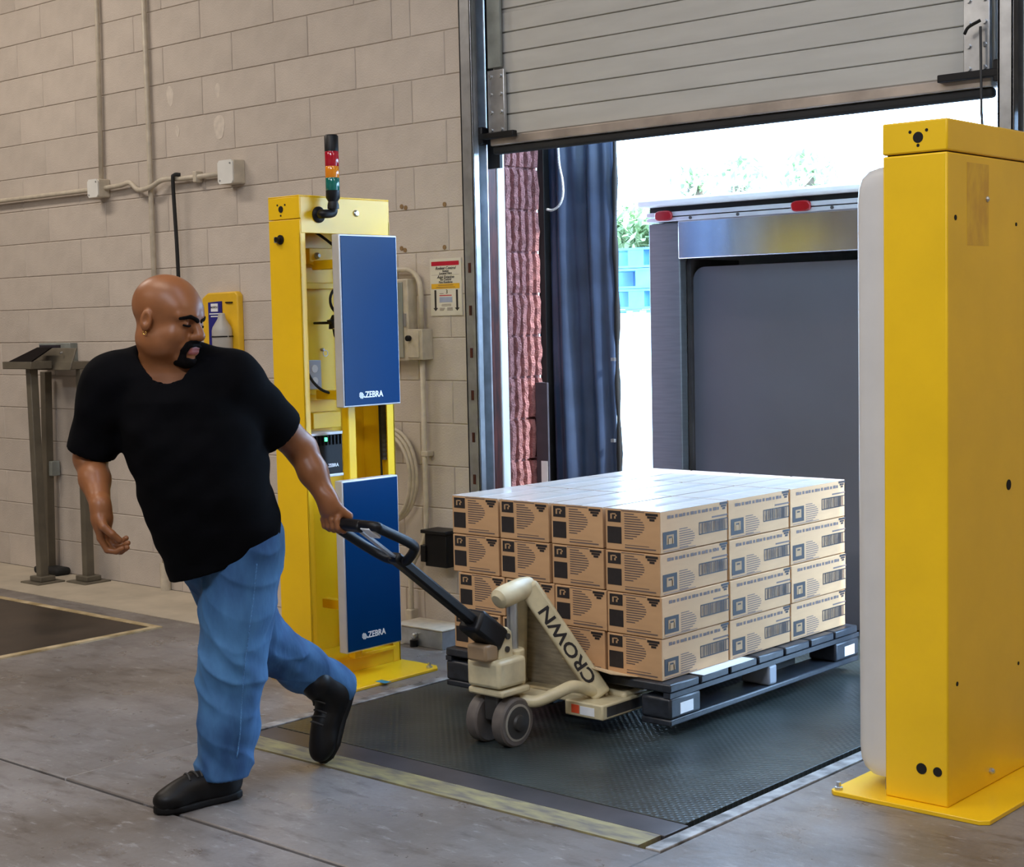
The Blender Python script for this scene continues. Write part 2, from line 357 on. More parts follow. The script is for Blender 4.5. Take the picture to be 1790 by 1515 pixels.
for (x0, x1, nx) in ((-4.945, -4.87, -1), (-2.375, -2.315, 1)):
    MB().box(x0, x0+0.012, -0.05, 0.05, 0, 4.6).box(x0, x1, -0.05, -0.04, 0, 4.6).box(x1-0.012, x1, -0.05, -0.01, 0, 4.6).box(x0, x1, 0.04, 0.05, 0, 4.6).build('door_track', STEEL, d1, bevel=0.003)
for i in range(7):
    zz = 0.55+i*0.195; MB().box(-4.915, -4.90, -0.053, -0.049, zz, zz+0.045).build('track_slot', REDJAMB, d1)
CABLE = mat('wire_rope', (0.06, 0.06, 0.06), 0.5, metal=0.6)
MB().tube([(-2.455, -0.01, 2.50), (-2.45, -0.012, 2.2), (-2.44, -0.012, 2.05)], 0.005, 8).build('lift_cable', CABLE, d1)
MB().tube(smooth_path([(-2.45, -0.02, 2.52), (-2.49, -0.03, 2.50), (-2.51, -0.02, 2.48)]), 0.006, 8).build('cable_clip', BLACKP, d1)
MB().lathe((-2.43, -0.03, 2.05), (0.15, 0, -1), [(0.012, 0), (0.026, 0.02), (0.026, 0.10), (0.016, 0.17), (0.006, 0.26)], 12).build('cable_weight', BLACKP, d1, smooth='auto')

# ---- dock leveler in its pit
dl = thing('dock_leveler', (-3.55, -1.0, 0.0), 'dark diamond-tread dock leveler plate set flush in the concrete floor', 'dock leveler')
MB().box(-4.49, -2.635, -1.62, 0.70, -0.06, 0.004).build('deck_plate', TREAD, dl, bevel=0.002)
MB().box(-4.49, -2.62, -1.745, -1.625, -0.06, 0.003).build('rear_hinge_plate', SMOOTHPLATE, dl, bevel=0.002)
MB().prism([(-4.40, 0.70, 0.0), (-2.72, 0.70, 0.0), (-2.80, 1.12, 0.01), (-4.32, 1.12, 0.01)], (0, 0, -0.03)).build('lip_plate', TREAD, dl)
MB().box(-4.49, -2.63, -1.86, -1.75, -0.05, 0.0045).build('yellow_edge_strip', YSTRIP, dl)
for (x0, x1) in ((-4.555, -4.505), (-2.605, -2.553)):
    MB().box(x0, x1, -1.86, 0.27, -0.06, 0.005).build('curb_angle', CURB, dl, bevel=0.003)
for (x0, x1) in ((-4.505, -4.49), (-2.635, -2.605)):
    MB().box(x0, x1, -1.745, 0.60, -0.06, -0.035).build('toe_guard', BLACKR, dl)
MB().box(-4.4, -2.7, -1.6, 0.6, -0.09, -0.06).build('subframe', DKSTEEL, dl)

# ---- floor scale set into the concrete at the far bay
fs_ = thing('floor_scale', (-7.6, -1.6, 0.0), 'dark steel floor scale platform with a pale worn edge, in front of the readout stands', 'scale')
MB().box(-9.0, -6.50, -2.38, -0.75, 0.0, 0.006).build('platform', DARKPLATE, fs_, bevel=0.002)
for (x0, x1, y0, y1) in ((-9.04, -6.455, -0.75, -0.705), (-6.50, -6.455, -2.42, -0.75), (-9.04, -6.50, -2.42, -2.38), (-9.04, -9.0, -2.38, -0.75)):
    MB().box(x0, x1, y0, y1, 0.0, 0.008).build('edge_strip', mat('scale_edge', (0.55, 0.44, 0.27), 0.6, scale=9, col2=(0.30, 0.22, 0.10)), fs_)
# ================================================================ outside the dock
GROUND = mat('pale_asphalt', (0.45, 0.45, 0.44), 0.8, var=0.12, scale=2)
tag(MB().box(-60, 50, 0.28, 90, -1.35, -1.2).build('ground', GROUND), kind='structure')
tag(MB().box(-13, 4, 0.20, 0.28, -1.2, -0.09).build('wall_dock', CONCRETE), kind='structure')
# trailer backed up towards the dock
TY = 1.14; TL = -4.765; TR = -2.46; TT = 2.045
t = thing('delivery_trailer', (-3.52, TY+1.5, -1.2), 'stainless box trailer backed towards the dock with red marker lamps', 'trailer')
MB().box(TL, TL+0.19, TY, TY+0.06, -0.05, 1.97).build('door_post', STAIN, t, bevel=0.006)
MB().box(TR-0.19, TR, TY, TY+0.06, -0.05, 1.97).build('door_post', STAIN, t, bevel=0.006)
MB().box(TL+0.19, TR-0.19, TY-0.015, TY+0.05, 1.785, 1.975).build('header_panel', mat('header_stainless', (0.62, 0.62, 0.63), 0.20, metal=0.95, var=0.10, scale=2.2, stretch=(2.5, 1, 0.4)), t, bevel=0.006)
MB().box(TL+0.01, TR-0.01, TY-0.03, TY+0.05, 1.975, 1.995).box(TL+0.01, TR-0.01, TY-0.03, TY+0.05, 2.000, 2.022).build('light_rail', ALU, t, bevel=0.003)
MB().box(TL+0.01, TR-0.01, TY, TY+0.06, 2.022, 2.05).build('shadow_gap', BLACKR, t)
MB().box(TL-0.03, TR+0.03, TY-0.06, TY+6.5, 2.05, 2.09).build('roof', WHITE, t, bevel=0.012)
for xj in (TL+0.19, TR-0.215): MB().box(xj, xj+0.025, TY+0.06, TY+0.5, -0.02, 1.785).build('inner_jamb', DKSTEEL, t)
CURT = mat('grey_insulated_curtain', (0.092, 0.094, 0.105), 0.5, var=0.06, scale=2)
r = 0.07; xa, xb, zt = TL+0.218, TR-0.218, 1.745
poly = [(xa, TY+0.075, 0.0), (xb, TY+0.075, 0.0)]+[tuple(p) for p in arc((xb-r, TY+0.075, zt-r), r, 0, math.pi/2, 6, X3, Z3)]+[tuple(p) for p in arc((xa+r, TY+0.075, zt-r), r, math.pi/2, math.pi, 6, X3, Z3)]
MB().prism(poly, (0, 0.05, 0)).build('cargo_curtain', CURT, t)
MB().box(TL+0.02, TL+0.05, TY+0.06, TY+6.4, 0.0, 2.05).box(TR-0.05, TR-0.02, TY+0.06, TY+6.4, 0.0, 2.05).box(TL+0.02, TR-0.02, TY+6.36, TY+6.4, 0.0, 2.05).build('side_wall', WHITE, t)
MB().box(TL, TR, TY, TY+6.4, -0.12, -0.02).build('cargo_floor', DKSTEEL, t)
MB().box(TL+0.6, TL+0.75, TY+0.1, TY+6.3, -0.45, -0.12).box(TR-0.75, TR-0.6, TY+0.1, TY+6.3, -0.45, -0.12).build('chassis_rail', DKSTEEL, t)
for ya_ in (TY+1.5, TY+5.3): MB().cyl((TL+0.1, ya_, -0.72), (TR-0.1, ya_, -0.72), 0.05, 12).box(TL+0.6, TL+0.75, ya_-0.1, ya_+0.1, -0.72, -0.45).box(TR-0.75, TR-0.6, ya_-0.1, ya_+0.1, -0.72, -0.45).build('axle', DKSTEEL, t)
for xx in (TL+0.05, TR-0.33):
    for yy in (TY+1.5, TY+5.3):
        MB().lathe((xx, yy, -0.72), (1, 0, 0), [(0.30, 0), (0.46, 0.02), (0.48, 0.06), (0.48, 0.22), (0.46, 0.26), (0.30, 0.28)], 28).build('wheel', BLACKR, t, smooth='auto')
REDL = mat('red_lens', (0.32, 0.006, 0.010), 0.15, var=0.1, spec=0.6)
for px in (1162, 1402):
    p = aty(px, 375 if px < 1300 else 357, TY-0.03); x = p[0]; zc = 2.003
    pl = []
    for i in range(24):
        a = 2*math.pi*i/24; c, s_ = math.cos(a), math.sin(a)
        pl.append((x+0.052*math.copysign(abs(c)**0.55, c), TY-0.03, zc+0.026*math.copysign(abs(s_)**0.7, s_)))
    MB().prism(pl, (0, -0.02, 0)).build('marker_lamp', REDL, t, bevel=0.006, label='red oval marker lamp')
for px in (1207, 1290, 1455):
    p = aty(px, 372, TY-0.03); MB().cyl((p[0], TY-0.03, 1.986), (p[0], TY-0.036, 1.986), 0.008, 10).build('rivet', DKSTEEL, t)

# dock shelter side curtain with folds
dc = thing('dock_curtain', (-4.78, 0.55, 0.0), 'black vinyl dock shelter side curtain hanging in folds beside the red block pier', 'curtain')
c0 = aty(950, 500, 0.52)[0]; c1 = aty(1073, 500, 0.62)[0]
NU, NV = 40, 26; vs = []; fs = []
for j in range(NV+1):
    zz = -0.2+3.4*j/NV
    for i in range(NU+1):
        s_ = i/NU; xx = c0+(c1-c0)*s_
        yy = 0.53+0.10*s_ + 0.018*math.sin(13*s_+1.3*math.sin(1.1*zz))*(1-0.5*s_) + 0.010*math.sin(29*s_+zz*1.7) + 0.012*math.sin(3.1*zz+7*s_)*s_ + 0.03*math.exp(-(s_/0.07)**2)
        vs.append((xx, yy, zz))
for j in range(NV):
    for i in range(NU): a = j*(NU+1)+i; fs.append((a, a+1, a+NU+2, a+NU+1))
cu = MB().add(vs, fs).build('vinyl_sheet', CURTAIN, dc, smooth=True); so = cu.modifiers.new('thickness', 'SOLIDIFY'); so.thickness = 0.006
ed = [(c1+0.004+0.004*math.sin(zz*9), 0.635, zz) for zz in np.linspace(-0.2, 3.2, 40)]
MB().tube(ed, [0.012+0.004*math.sin(i*1.7) for i in range(40)], 8).build('edge_hem', BLACKR, dc, smooth=True)
for v in (628, 770):
    p = aty(1070, v, 0.60); MB().box(p[0]-0.008, p[0]+0.012, 0.60, 0.615, p[2]-0.008, p[2]+0.008).build('eyelet', STEEL, dc)
MB().box(c0-0.03, c0+0.01, 0.522, 0.66, -0.2, 3.25).build('side_frame', BLACKR, dc)
MB().box(c0-0.03, -2.25, 0.522, 0.64, 3.2, 3.28).build('head_frame', BLACKR, dc)
rp = [aty(u, v, 0.505) for (u, v) in ((975, 235), (976, 265), (978, 290), (983, 315), (984, 340), (978, 358), (966, 367), (956, 366))]
MB().tube(smooth_path(rp, 5), 0.006, 8).build('pull_rope', mat('white_rope', (0.6, 0.6, 0.58), 0.8, var=0.3, scale=150), dc, smooth=True)
bp_ = thing('bumper_post', (-4.90, 0.50, 0.0), 'short dark steel guard angle at the foot of the black dock curtain', 'guard post')
pz = aty(955, 668, 0.47)[2]; px0 = aty(943, 700, 0.46)[0]; px1 = aty(964, 700, 0.46)[0]
MB().box(px0, px1, 0.43, 0.442, 0.0, pz).box(px0, px0+0.012, 0.442, 0.49, 0.0, pz).build('steel_angle', mat('dark_angle', (0.05, 0.045, 0.055), 0.5, metal=0.3, var=0.2), bp_, bevel=0.002)
MB().box(px0-0.03, px1+0.02, 0.425, 0.495, 0.0, 0.012).box(px0+0.012, px1, 0.442, 0.488, 0.0, 0.35).build('foot_plate', DKSTEEL, bp_)
MB().box(px0+0.03, px0+0.07, 0.4285, 0.4305, pz-0.50, pz-0.38).build('worn_sticker', WHITE, bp_)

# slatted yard fence
FY = 8.5
fn = thing('slatted_fence', (-9, FY, -1.2), 'white vertical slat yard fence beyond the trailer', 'fence')
zt = aty(1105, 545, FY)[2]
m1 = MB(); x = -15.0
while x < -1.0:
    hh = rng.uniform(-0.02, 0.02); m1.box(x, x+0.075, FY, FY+0.012, -1.15, zt+hh); x += 0.092
o = m1.build('slat', WHITE, fn); o['kind'] = 'stuff'
for zz in (-0.9, 0.4, zt-0.15): MB().cyl((-15, FY+0.04, zz), (-1, FY+0.04, zz), 0.022, 8).build('rail', STEEL, fn)
for i in range(6): MB().cyl((-15+i*2.8, FY+0.06, -1.2), (-15+i*2.8, FY+0.06, zt), 0.03, 10).build('post', STEEL, fn)
# stack of blue pallets behind the fence
PB = mat('blue_pallet_paint', (0.06, 0.20, 0.36), 0.6, var=0.25, scale=3, rnd=0.15)
PY = 10.2; pc = aty(1108, 480, PY); zpt = aty(1105, 432, PY)[2]; hp = (zpt-aty(1105, 540, PY)[2])/3.0
for i in range(4):
    z0 = zpt-hp*(i+1); lab = ('topmost', 'second', 'third', 'lowest visible')[i]
    p = thing('wooden_pallet', (pc[0], PY, z0), 'blue painted pallet behind the white fence, %s of its stack' % lab, 'pallet', 'blue pallets behind the fence')
    for k in range(5): MB().box(pc[0]-0.6, pc[0]+0.6, PY+k*0.23, PY+k*0.23+0.16, z0+hp-0.035, z0+hp-0.008).build('top_board', PB, p)
    for k in range(3): MB().box(pc[0]-0.6, pc[0]+0.6, PY+k*0.46, PY+k*0.46+0.13, z0, z0+0.028).build('bottom_board', PB, p)
    for ix in (-0.6, -0.09+0.11*(i % 2), 0.36):
        for k in range(3): MB().box(pc[0]+ix, pc[0]+ix+0.24, PY+k*0.46+0.004, PY+k*0.46+0.126, z0+0.028, z0+hp-0.035).build('spacer_block', PB, p)
zc = zpt-hp*4
ct = thing('storage_container', (pc[0], PY+0.5, -1.2), 'steel storage container under the blue pallets behind the white fence', 'container')
MB().box(pc[0]-0.9, pc[0]+0.9, PY-0.2, PY+1.4, -1.2, zc).build('shell', GREYBOX, ct)
for i in range(9): MB().box(pc[0]-0.86+i*0.2, pc[0]-0.78+i*0.2, PY-0.225, PY-0.2, -1.1, zc-0.1).build('corrugation', GREYBOX, ct)

# trees: clusters of leaf cards with real volume
LEAF = mat('tree_leaf', (0.30, 0.40, 0.20), 0.6, var=0.4, scale=1.5)
BARK = mat('bark', (0.10, 0.07, 0.05), 0.9, var=0.3)
def tree(u, v, y, rad, n, label, seed):
    q = random.Random(seed); c = aty(u, v, y); t = thing('tree', (c[0], y, -1.2), label, 'tree', 'trees beyond the yard')
    MB().tube(smooth_path([(c[0], y, -1.2), (c[0]+0.1, y, (c[2]-1.2)/2), (c[0], y, c[2])]), 0.14, 8).build('trunk', BARK, t, smooth=True)
    vs = []; fs = []
    for i in range(n):
        d = np.array([q.gauss(0, 1) for _ in range(3)]); d /= np.linalg.norm(d); rr = rad*(q.random()**0.4)
        p = c+d*rr*np.array((1.0, 1.0, 0.85)); a = np.array([q.gauss(0, 1) for _ in range(3)]); a /= np.linalg.norm(a); b = np.cross(a, (0.3, 0.4, 1)); b /= np.linalg.norm(b); s_ = q.uniform(0.05, 0.11)
        k = len(vs); vs += [p-a*s_*1.6, p+b*s_*0.6, p+a*s_*1.6, p-b*s_*0.6]; fs.append((k, k+1, k+2, k+3))
    o = MB().add(vs, fs).build('foliage', LEAF, t); o['kind'] = 'stuff'
tree(1100, 425, 15, 0.75, 1500, 'green leafy tree rising behind the blue pallets', 1)
tree(1215, 325, 18, 0.5, 170, 'thin pale tree crown above the trailer roof, by its first marker lamp', 2)
tree(1290, 325, 20, 0.7, 260, 'thin pale tree crown above the middle of the trailer roof', 3)
tree(1410, 312, 19, 0.6, 200, 'thin pale tree crown above the second marker lamp of the trailer', 4)

# ================================================================ fixtures on the block wall
def wpt(u, v, y=-0.0): return aty(u, v, y)
ZC = 2.31; YC = -0.022
x1 = wpt(183, 330)[0]; x2 = wpt(268, 300)[0]; x3 = wpt(415, 303)[0]
c = MB().tube([(x1, YC, ZC), (wpt(178, 100)[0], YC, 3.2), (wpt(175, 0)[0], YC, 5.0)], 0.013, 10).build('vertical_conduit', CONDUIT, smooth=True, org=(x1, YC, ZC))
tag(c, 'painted steel conduit rising from the smaller white junction box to the roof', 'conduit')
c = thing('floor_conduit', (x2, YC, 0), 'painted steel conduit running full height from floor to roof behind the man', 'conduit')
MB().tube([(x2, YC, 0.0), (x2, YC, 5.0)], 0.0145, 10).build('pipe', CONDUIT, c, smooth=True)
MB().tube([(x2, YC, 0.0), (x2, YC, 0.16)], 0.030, 12).build('floor_sleeve', CONDUIT, c, smooth='auto')
YH = -0.055
path = [(-13.0, -0.03, ZC)]+[(x1-0.1, -0.03, ZC)]+smooth_path([(x1, -0.03, ZC), (x1+0.2, -0.03, ZC+0.005), (x1+0.3, -0.035, ZC+0.012), (x2-0.08, -0.05, ZC-0.035), (x2+0.04, YH, ZC-0.03), (x2+0.14, -0.04, ZC+0.005), (x2+0.3, -0.03, ZC)], 6)+[(x3, -0.03, ZC)]
c = thing('horizontal_conduit', (-7.8, -0.03, ZC), 'painted conduit crossing the block wall between two junction boxes', 'conduit')
MB().tube(path, 0.014, 10).build('pipe', CONDUIT, c, smooth=True)
px = wpt(352, 312)[0]; MB().box(px-0.015, px+0.015, -0.048, -0.001, ZC-0.03, ZC+0.03).build('pipe_strap', CONDUIT, c, bevel=0.004)
for (xx, hw, lab) in ((x1, 0.052, 'small white junction box where the rising conduit meets the level one'), (x3, 0.062, 'larger white junction box at the end of the level conduit')):
    t = thing('junction_box', (xx, 0, ZC), lab, 'junction box')
    MB().box(xx-hw, xx+hw, -0.075, 0.003, ZC-hw, ZC+hw).build('box_body', CONDUIT, t, bevel=0.006)
    cp = [(xx-hw+0.014, -0.075, ZC-hw), (xx+hw-0.014, -0.075, ZC-hw), (xx+hw, -0.075, ZC-hw+0.014), (xx+hw, -0.075, ZC+hw-0.014), (xx+hw-0.014, -0.075, ZC+hw), (xx-hw+0.014, -0.075, ZC+hw), (xx-hw, -0.075, ZC+hw-0.014), (xx-hw, -0.075, ZC-hw+0.014)]
    MB().prism(cp, (0, -0.008, 0)).build('cover_plate', WHITE, t)
    for (a, b) in ((-1, -1), (1, 1)): MB().cyl((xx+a*hw*.7, -0.083, ZC+b*hw*.7), (xx+a*hw*.7, -0.086, ZC+b*hw*.7), 0.005, 8).build('screw', STEEL, t)
xk = wpt(318, 320)[0]
c = MB().tube(smooth_path([(xk+0.03, -0.03, ZC+0.022), (xk+0.008, -0.055, ZC+0.02), (xk, -0.06, ZC-0.03), (xk+0.002, -0.05, 1.9), (xk, -0.045, 1.4), (xk, -0.04, 0.8)], 6), 0.011, 8).build('black_cable', BLACKR, smooth=True, org=(xk, -0.05, ZC))
tag(c, 'thick black cable hooked over the level conduit and hanging down the wall', 'cable')

# eyewash station
a = wpt(362, 513); b = wpt(428, 620); ex0, ex1, ez1, ez0 = a[0], b[0], a[2]+0.005, 1.345
YK = mat('eyewash_yellow', (0.80, 0.48, 0.02), 0.45, var=0.08); NAVY = mat('navy_label', (0.012, 0.012, 0.20), 0.45, var=0.06); BOT = mat('bottle_plastic', (0.46, 0.44, 0.40), 0.35, var=0.08)
t = thing('eyewash_station', (ex0, 0, ez0), 'yellow wall eyewash station with navy label and clear bottle', 'eyewash station')
W_ = ex1-ex0
MB().prism([(ex0, 0.003, ez0), (ex1, 0.003, ez0), (ex1, 0.003, ez1-0.02), (ex1-0.02, 0.003, ez1), (ex0+0.05, 0.003, ez1-0.004), (ex0, 0.003, ez1-0.03)], (0, -0.04, 0)).build('back_shell', YK, t, bevel=0.008)
nl = [(ex0+0.06, ez0+0.01), (ex0+0.06, ez1-0.055), (ex0+0.175, ez1-0.050), (ex0+0.175, ez1-0.18), (ex0+0.15, ez1-0.20), (ex0+0.15, ez0+0.01)]
MB().prism([(x, -0.037, z) for x, z in nl][::-1], (0, -0.006, 0)).build('navy_label', NAVY, t)
MB().box(ex0+0.087, ex0+0.145, -0.046, -0.043, ez1-0.105, ez1-0.062).build('logo_plate', WHITEP, t)
text('lettering', 'NORTH', 0.016, (ex0+0.116, -0.0465, ez1-0.083), X3, Z3, INK, t, bold=True)
for k, wd in ((0, 0.09), (1, 0.065)): MB().box(ex0+0.116-wd/2, ex0+0.116+wd/2, -0.0450, -0.043, ez1-0.120-k*0.014, ez1-0.114-k*0.014).build('print_line', WHITEP, t)
sc_ = (ex0+0.118, -0.044, ez1-0.265); m_ = MB()
for k in range(3):
    an = math.pi/2+k*math.pi/3; m_.obox(sc_, (math.cos(an), 0, math.sin(an)), (0, 1, 0), (-math.sin(an), 0, math.cos(an)), 0.016, 0.0012, 0.0045)
m_.build('six_arm_emblem', WHITEP, t)
bx = ex0+0.215
MB().lathe((bx, -0.075, ez0+0.01), (0, 0, 1), [(0.05, 0), (0.055, 0.01), (0.055, 0.12), (0.05, 0.14), (0.022, 0.185), (0.018, 0.21), (0.012, 0.215)], 20).build('bottle', BOT, t, smooth='auto')
MB().tube([(bx+0.0565*math.cos(q), -0.075+0.0565*math.sin(q), ez0+0.10) for q in np.linspace(0, 6.1, 20)], 0.004, 6).build('retaining_band', BLACKP, t)
MB().box(ex0+0.21, ex0+0.265, -0.045, -0.037, ez1-0.062, ez1-0.055).build('hanger_slot', BLACKP, t)

# pest control notice
a = wpt(752, 450); b = wpt(809, 549); sx0, sx1, sz1, sz0 = a[0], b[0], wpt(752, 453)[2], wpt(752, 552)[2]
sw = sx1-sx0; sh = sz1-sz0
t = thing('wall_notice', (sx0, 0, sz0), 'laminated rodent control notice with red band and two down arrows', 'sign')
PAPER = mat('notice_paper', (0.66, 0.62, 0.52), 0.35, var=0.05); REDP = mat('red_print', (0.48, 0.008, 0.03), 0.4, var=0.1); AMB = mat('amber_print', (0.72, 0.40, 0.02), 0.4, var=0.1); BLUG = mat('blue_grey_print', (0.32, 0.36, 0.48), 0.5, var=0.15)
MB().box(sx0, sx1, -0.004, 0.0025, sz0, sz1).build('sheet', PAPER, t)
def srect(n, x0, x1, z0, z1, m, d=0.0006): return MB().box(sx0+x0*sw, sx0+x1*sw, -0.004-d, -0.004, sz1-z1*sh, sz1-z0*sh).build(n, m, t)
srect('red_band', 0.05, 0.93, 0.05, 0.125, REDP); srect('amber_band', 0.04, 0.94, 0.44, 0.53, AMB); srect('ruled_line', 0.05, 0.93, 0.285, 0.288, INK2)
srect('red_bar', 0.29, 0.68, 0.64, 0.655, REDP); srect('tinted_panel', 0.29, 0.70, 0.675, 0.77, BLUG)
def stext(s, sz, cx_, cz_, sh_=0.0, m=INK): text('lettering', s, sz*sh, (sx0+cx_*sw, -0.0050, sz1-cz_*sh), X3, Z3, m, t, shear=sh_)
stext('Rodent Control', 0.075, 0.5, 0.17, 0.35); stext('Station', 0.055, 0.5, 0.22, 0.2); stext('Located Here', 0.055, 0.5, 0.26, 0.2)
stext('Aqui Estacion', 0.075, 0.5, 0.325, 0.35); stext('De Control', 0.055, 0.5, 0.37, 0.2); stext('Para Roedores', 0.055, 0.5, 0.415, 0.2)
stext('3', 0.10, 0.53, 0.585)
for k, (x0, x1, zz) in enumerate(((0.26, 0.74, 0.465), (0.20, 0.80, 0.50), (0.36, 0.66, 0.80), (0.35, 0.66, 0.825), (0.29, 0.46, 0.865), (0.53, 0.70, 0.862), (0.29, 0.44, 0.885), (0.53, 0.70, 0.882), (0.29, 0.42, 0.905), (0.53, 0.71, 0.902), (0.30, 0.42, 0.61))):
    srect('print_line', x0, x1, zz, zz+0.008, INK2, 0.0010)
for ax in (0.16, 0.85):
    srect('arrow_shaft', ax-0.03, ax+0.03, 0.55, 0.87, INK)
    MB().prism([(sx0+(ax-0.075)*sw, -0.004, sz1-0.865*sh), (sx0+ax*sw, -0.004, sz1-0.92*sh), (sx0+(ax+0.075)*sw, -0.004, sz1-0.865*sh)], (0, -0.0007, 0)).build('arrow_head', INK, t)

# electrical cabinet, switch box, conduit run, cord loop, wall box, floor box
gx1 = wpt(729, 560)[0]; gz1 = wpt(729, 487)[2]; gz0 = wpt(729, 630)[2]; gx0 = gx1-0.26
t = thing('electrical_cabinet', (gx0, 0, gz0), 'shallow grey electrical cabinet half hidden behind the blue antenna panel', 'cabinet')
MB().box(gx0, gx1, -0.06, 0.003, gz0, gz1).build('cabinet_body', CONDUIT, t, bevel=0.006)
MB().box(gx0+0.008, gx1-0.03, -0.068, -0.06, gz0+0.015, gz1-0.015).build('cabinet_door', mat('flaking_grey_paint', (0.20, 0.235, 0.22), 0.5, scale=5, col2=(0.34, 0.33, 0.28)), t, bevel=0.003)
MB().box(gx1-0.025, gx1-0.012, -0.066, -0.06, (gz0+gz1)/2-0.03, (gz0+gz1)/2+0.03).build('latch', STEEL, t)
a = wpt(728, 575); b = wpt(757, 628); qx0, qx1, qz1, qz0 = gx1+0.002, b[0], a[2], b[2]
t = thing('switch_box', (qx0, 0, qz0), 'small beige switch box with black knob beside the grey cabinet', 'switch box')
MB().box(qx0, qx1, -0.07, 0.003, qz0, qz1).build('box_body', CONDUIT, t, bevel=0.004)
MB().box(qx0+0.006, qx1-0.02, -0.075, -0.07, qz0+0.01, qz1-0.01).build('cover_plate', CONDUIT, t, bevel=0.002)
MB().cyl((qx0+0.02, -0.075, (qz0+qz1)/2+0.03), (qx0+0.02, -0.095, (qz0+qz1)/2+0.03), 0.014, 16).build('knob', BLACKP, t, bevel=0.003)
vx = wpt(748, 700)[0]
t = thing('conduit_run', (vx, -0.03, 0), 'painted conduit arching over the grey cabinet and dropping to a floor fitting', 'conduit')
cab = [(gx0+0.05, -0.03, gz1+0.045), (vx-0.13, -0.03, gz1+0.045)]+arc((vx-0.10, -0.03, gz1-0.055), 0.10, math.pi/2, 0, 8, X3, Z3)+[(vx, -0.03, qz1)]
MB().tube(cab, 0.013, 10).build('upper_pipe', CONDUIT, t, smooth=True)
fx = wpt(733, 1090)[0]
MB().tube([(vx, -0.03, qz0), (vx, -0.03, 0.66)]+smooth_path([(vx, -0.03, 0.55), (vx-0.015, -0.035, 0.45), (fx+0.005, -0.045, 0.32), (fx, -0.05, 0.2), (fx, -0.05, 0.06)], 5), 0.013, 10).build('lower_pipe', CONDUIT, t, smooth=True)
MB().box(fx-0.02, fx+0.02, -0.075, -0.02, 0.0, 0.115).build('floor_fitting', CONDUIT, t, bevel=0.006)
MB().box(vx-0.012, vx+0.032, -0.045, -0.001, 0.86, 0.885).build('pipe_strap', CONDUIT, t, bevel=0.003)
hc = wpt(692, 828)
t = thing('cord_loop', (hc[0], -0.03, hc[2]), 'loop of beige cord hanging on the block wall beside the yellow pillar', 'cord')
for k in range(3):
    MB().tube([(hc[0]+(0.175-0.012*k)*math.cos(q), -0.03-0.012*k, hc[2]-0.006*k+(0.225-0.01*k)*math.sin(q)) for q in np.linspace(0, 2*math.pi, 40)[:-1]], 0.010, 8, closed=True).build('cord_turn', CONDUIT, t, smooth=True)
MB().cyl((hc[0]+0.03, 0.003, hc[2]+0.215), (hc[0]+0.03, -0.06, hc[2]+0.215), 0.008, 8).build('hook', STEEL, t)
a = wpt(765, 925); b = wpt(790, 983)
t = thing('black_wall_box', (a[0], 0, b[2]), 'black socket box with a lid on the wall behind the carton stack', 'socket box')
MB().box(a[0]+0.01, a[0]+0.15, -0.10, 0.003, b[2]-0.01, a[2]-0.005).build('box_body', BLACKP, t, bevel=0.004)
MB().box(a[0]-0.004, a[0]+0.16, -0.115, 0.003, a[2]-0.005, a[2]+0.012).build('lid', BLACKP, t, bevel=0.003)
MB().box(a[0]-0.012, a[0]+0.02, -0.11, -0.05, b[2]+0.01, b[2]+0.09).build('side_cover', BLACKP, t, bevel=0.003)
t = thing('floor_box', (-5.08, -0.17, 0), 'low galvanised steel box on the floor at the foot of the wall', 'metal box')
MB().box(-5.24, -4.93, -0.27, -0.10, 0.0, 0.085).build('box_body', STEEL, t, bevel=0.004)
MB().box(-5.245, -4.925, -0.275, -0.095, 0.085, 0.092).build('lid', CONDUIT, t, bevel=0.002)
MB().lathe((-5.10, -0.27, 0.05), (0, -1, 0), [(0.012, 0), (0.016, 0.006), (0.016, 0.02), (0.008, 0.024)], 10).build('valve_stub', STEEL, t)
MB().lathe((-5.10, -0.285, 0.0), (0, 0, 1), [(0.018, 0), (0.018, 0.03)], 10).build('valve_foot', BLACKP, t)

# weighing readouts on posts
def stand(bx, by, tx, ty, tz, label, tray, disp):
    t = thing('readout_stand', (bx, by, 0), label, 'stand')
    MB().prism([(bx-0.10, by-0.09, 0), (bx+0.10, by-0.09, 0), (bx+0.10, by+0.09, 0), (bx-0.10, by+0.09, 0)], (0, 0, 0.012)).prism([(bx-0.06, by-0.05, 0.012), (bx+0.06, by-0.05, 0.012), (bx+0.06, by+0.05, 0.012), (bx-0.06, by+0.05, 0.012)], (0, 0, 0.03)).build('base_plate', BRONZE, t, bevel=0.004)
    MB().bar((bx, by, 0.03), (tx, ty, tz), 0.052, 0.052, (0, 1, 0)).build('post', BRONZE, t, bevel=0.004)
    x0, x1 = tray
    MB().box(x0, x1, ty-0.08, ty+0.06, tz, tz+0.045).build('tray', BRONZE, t, bevel=0.004)
    if disp == 'hood':
        MB().prism([(x0+0.07, ty-0.08, tz+0.045), (x1, ty-0.08, tz+0.045), (x1, ty+0.06, tz+0.125), (x0+0.16, ty+0.06, tz+0.125)], (0, 0.015, 0)).build('hood', mat('dark_screen', (0.006, 0.004, 0.004), 0.7, spec=0.1), t)
    else:
        MB().prism([(x0-0.03, ty-0.085, tz-0.004), (x1, ty-0.085, tz-0.004), (x1, ty-0.035, tz+0.125), (x0+0.07, ty-0.035, tz+0.125)], (0, -0.012, 0)).build('hood', BRONZE, t, bevel=0.004)
        MB().cyl((x1-0.10, ty-0.075, tz+0.10), (x1-0.10, ty-0.09, tz+0.095), 0.006, 8).build('screw', STEEL, t)
    return t
b1 = atz(62, 1020, 0.0); t1 = aty(42, 645, b1[1])
